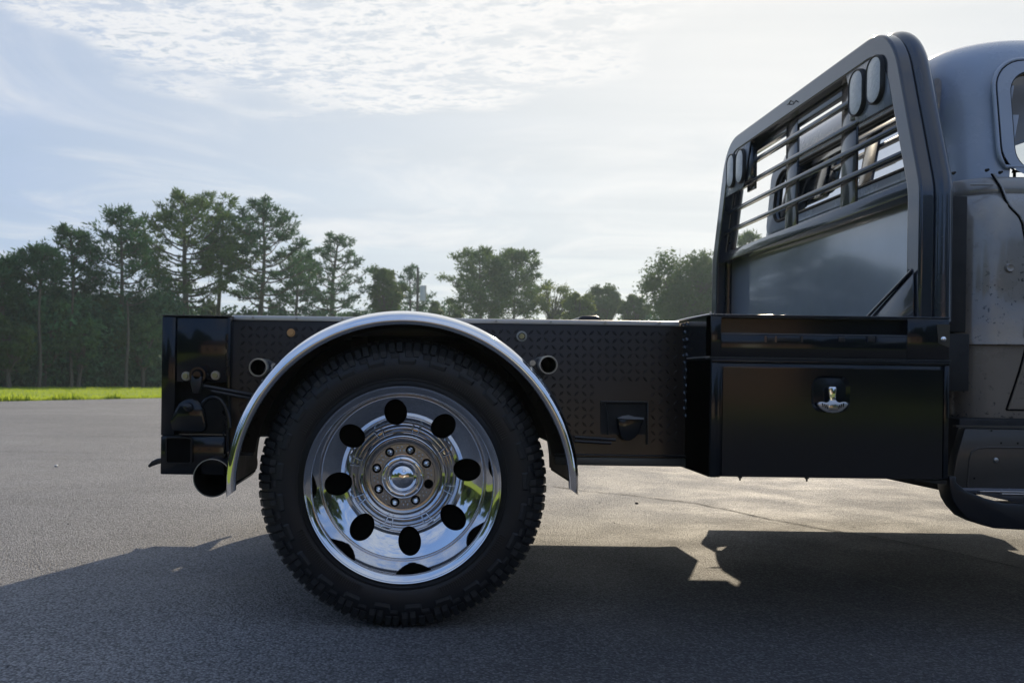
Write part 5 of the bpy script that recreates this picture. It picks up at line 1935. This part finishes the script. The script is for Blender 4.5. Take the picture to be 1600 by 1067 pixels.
g = MB()
g.add([(-70, -13.2, 0.004), (70, -13.2, 0.004), (70, -13.0, 0.12), (-70, -13.0, 0.12)], [(0, 1, 2, 3)])
GB = 'trees behind the camera'
specs = [(-26, -36, 12, 5), (-15, -44, 15, 5.5), (-8, -40, 11, 4.5), (17, -38, 13, 5), (27, -34, 14, 6), (-34, -20, 12, 5), (-38, -4, 13, 5.5), (36, -18, 12, 5), (40, 2, 13, 6), (-34, 14, 11, 4.5), (-26, 26, 10, 4), (-31, 34, 12, 4.5), (-40, 44, 13, 5)]
base = broad_parts(12, 5.0, 2.5, 77, blobs=42, per=240, leaf=0.40, trunk_r=0.3)
src = None
places = ['beyond the left end of the workshop', 'tallest behind the workshop', 'just left of the workshop roof', 'close by the right end of the workshop', 'widest right of the workshop', 'alone at the left rear of the yard', 'level with the camera on the left', 'alone at the right rear of the yard', 'level with the truck cab on the right', 'left of the lawn strip', 'nearest the lawn strip corner', 'behind the lawn strip corner', 'farthest out on the left of the wood']
for (x, y, h_, hw_), pl_ in zip(specs, places):
    if src is None:
        r_ = plant_tree('broadleaf_tree', x, y, base, M_decid, 'leafy tree ' + pl_, group=GB)
        src = r_
    else:
        r_ = src.copy(); C.objects.link(r_)
        for ch in src.children:
            c_ = ch.copy(); C.objects.link(c_); c_.parent = r_
        r_.location = (x, y, 0)
        tag(r_, 'leafy tree ' + pl_, 'tree', GB)
    r_.rotation_euler = (0, 0, x * 1.7)
    r_.scale = (hw_ / 5.0, hw_ / 5.0, h_ / 12.0)

# ------------------------------------------------------------------ haze
hz = bpy.data.materials.new('haze')
hz.use_nodes = True
t = NT(hz.node_tree)
t.n.clear()
vo = t.new('ShaderNodeVolumePrincipled')
vo.inputs['Color'].default_value = (0.74, 0.92, 1.0, 1)
vo.inputs['Density'].default_value = 0.0008
vo.inputs['Anisotropy'].default_value = 0.35
mo = t.new('ShaderNodeOutputMaterial')
t.l.new(vo.outputs[0], mo.inputs['Volume'])
hb_ = MB().box(-430, 430, -430, 430, -1.1, 24).build('haze', hz, smooth=0)
tag(hb_, kind='stuff')

# loose grit on the asphalt near the truck
rng = np.random.default_rng(21)
n = 2600
gy = 2.1 + 9 * rng.uniform(0, 1, n) ** 1.6
gx = (rng.uniform(-0.5, 0.72, n)) * gy
rr = rng.uniform(0.0012, 0.0034, n) * (1 + (rng.uniform(0, 1, n) > 0.97) * 1.0)
base_v = np.array([(1, 0, 0), (-1, 0, 0), (0, 1, 0), (0, -1, 0), (0, 0, 1), (0, 0, -0.2)], float)
base_f = np.array([(0, 2, 4), (2, 1, 4), (1, 3, 4), (3, 0, 4), (2, 0, 5), (1, 2, 5), (3, 1, 5), (0, 3, 5)])
V = base_v[None] * rr[:, None, None] * rng.uniform(0.6, 1.2, (n, 6, 1)) + np.stack([gx, gy, rr * 0.2 + 0.001], 1)[:, None, :]
Fc = base_f[None] + 6 * np.arange(n)[:, None, None]
M_grit = mat('grit', (0.26, 0.25, 0.24), 0.8, vary=(30, 0.6))
tag(fast_mesh('loose_grit', V.reshape(-1, 3), Fc.reshape(-1, 3), M_grit), kind='stuff')

# far wood closing the view to the left of and behind the camera
rng = np.random.default_rng(44)
cen, nor = [], []
for k in range(420):
    a = R(rng.uniform(142, 262)) if rng.uniform() < 0.8 else R(rng.uniform(262, 330))
    rad = rng.uniform(46, 54)
    h_ = rng.uniform(0.5, 1) ** 0.5 * (6.5 + 3.0 * math.sin(a * 9) + 1.5 * math.sin(a * 23))
    r_b = rng.uniform(1.4, 2.6)
    d = rng.normal(0, 1, (90, 3)); d /= np.linalg.norm(d, axis=1, keepdims=True)
    for zc_ in (h_, h_ * 0.55, h_ * 0.2):
        cen.append(np.array([math.cos(a) * rad, math.sin(a) * rad, max(zc_, 1.0)]) + d * r_b * rng.uniform(0.8, 1.1))
        nor.append(d)
V, Fc = leaves_at(np.concatenate(cen), np.concatenate(nor), 0.75, 0.5, rng, True)
tag(fast_mesh('woodland', V, Fc, M_decid), kind='stuff')
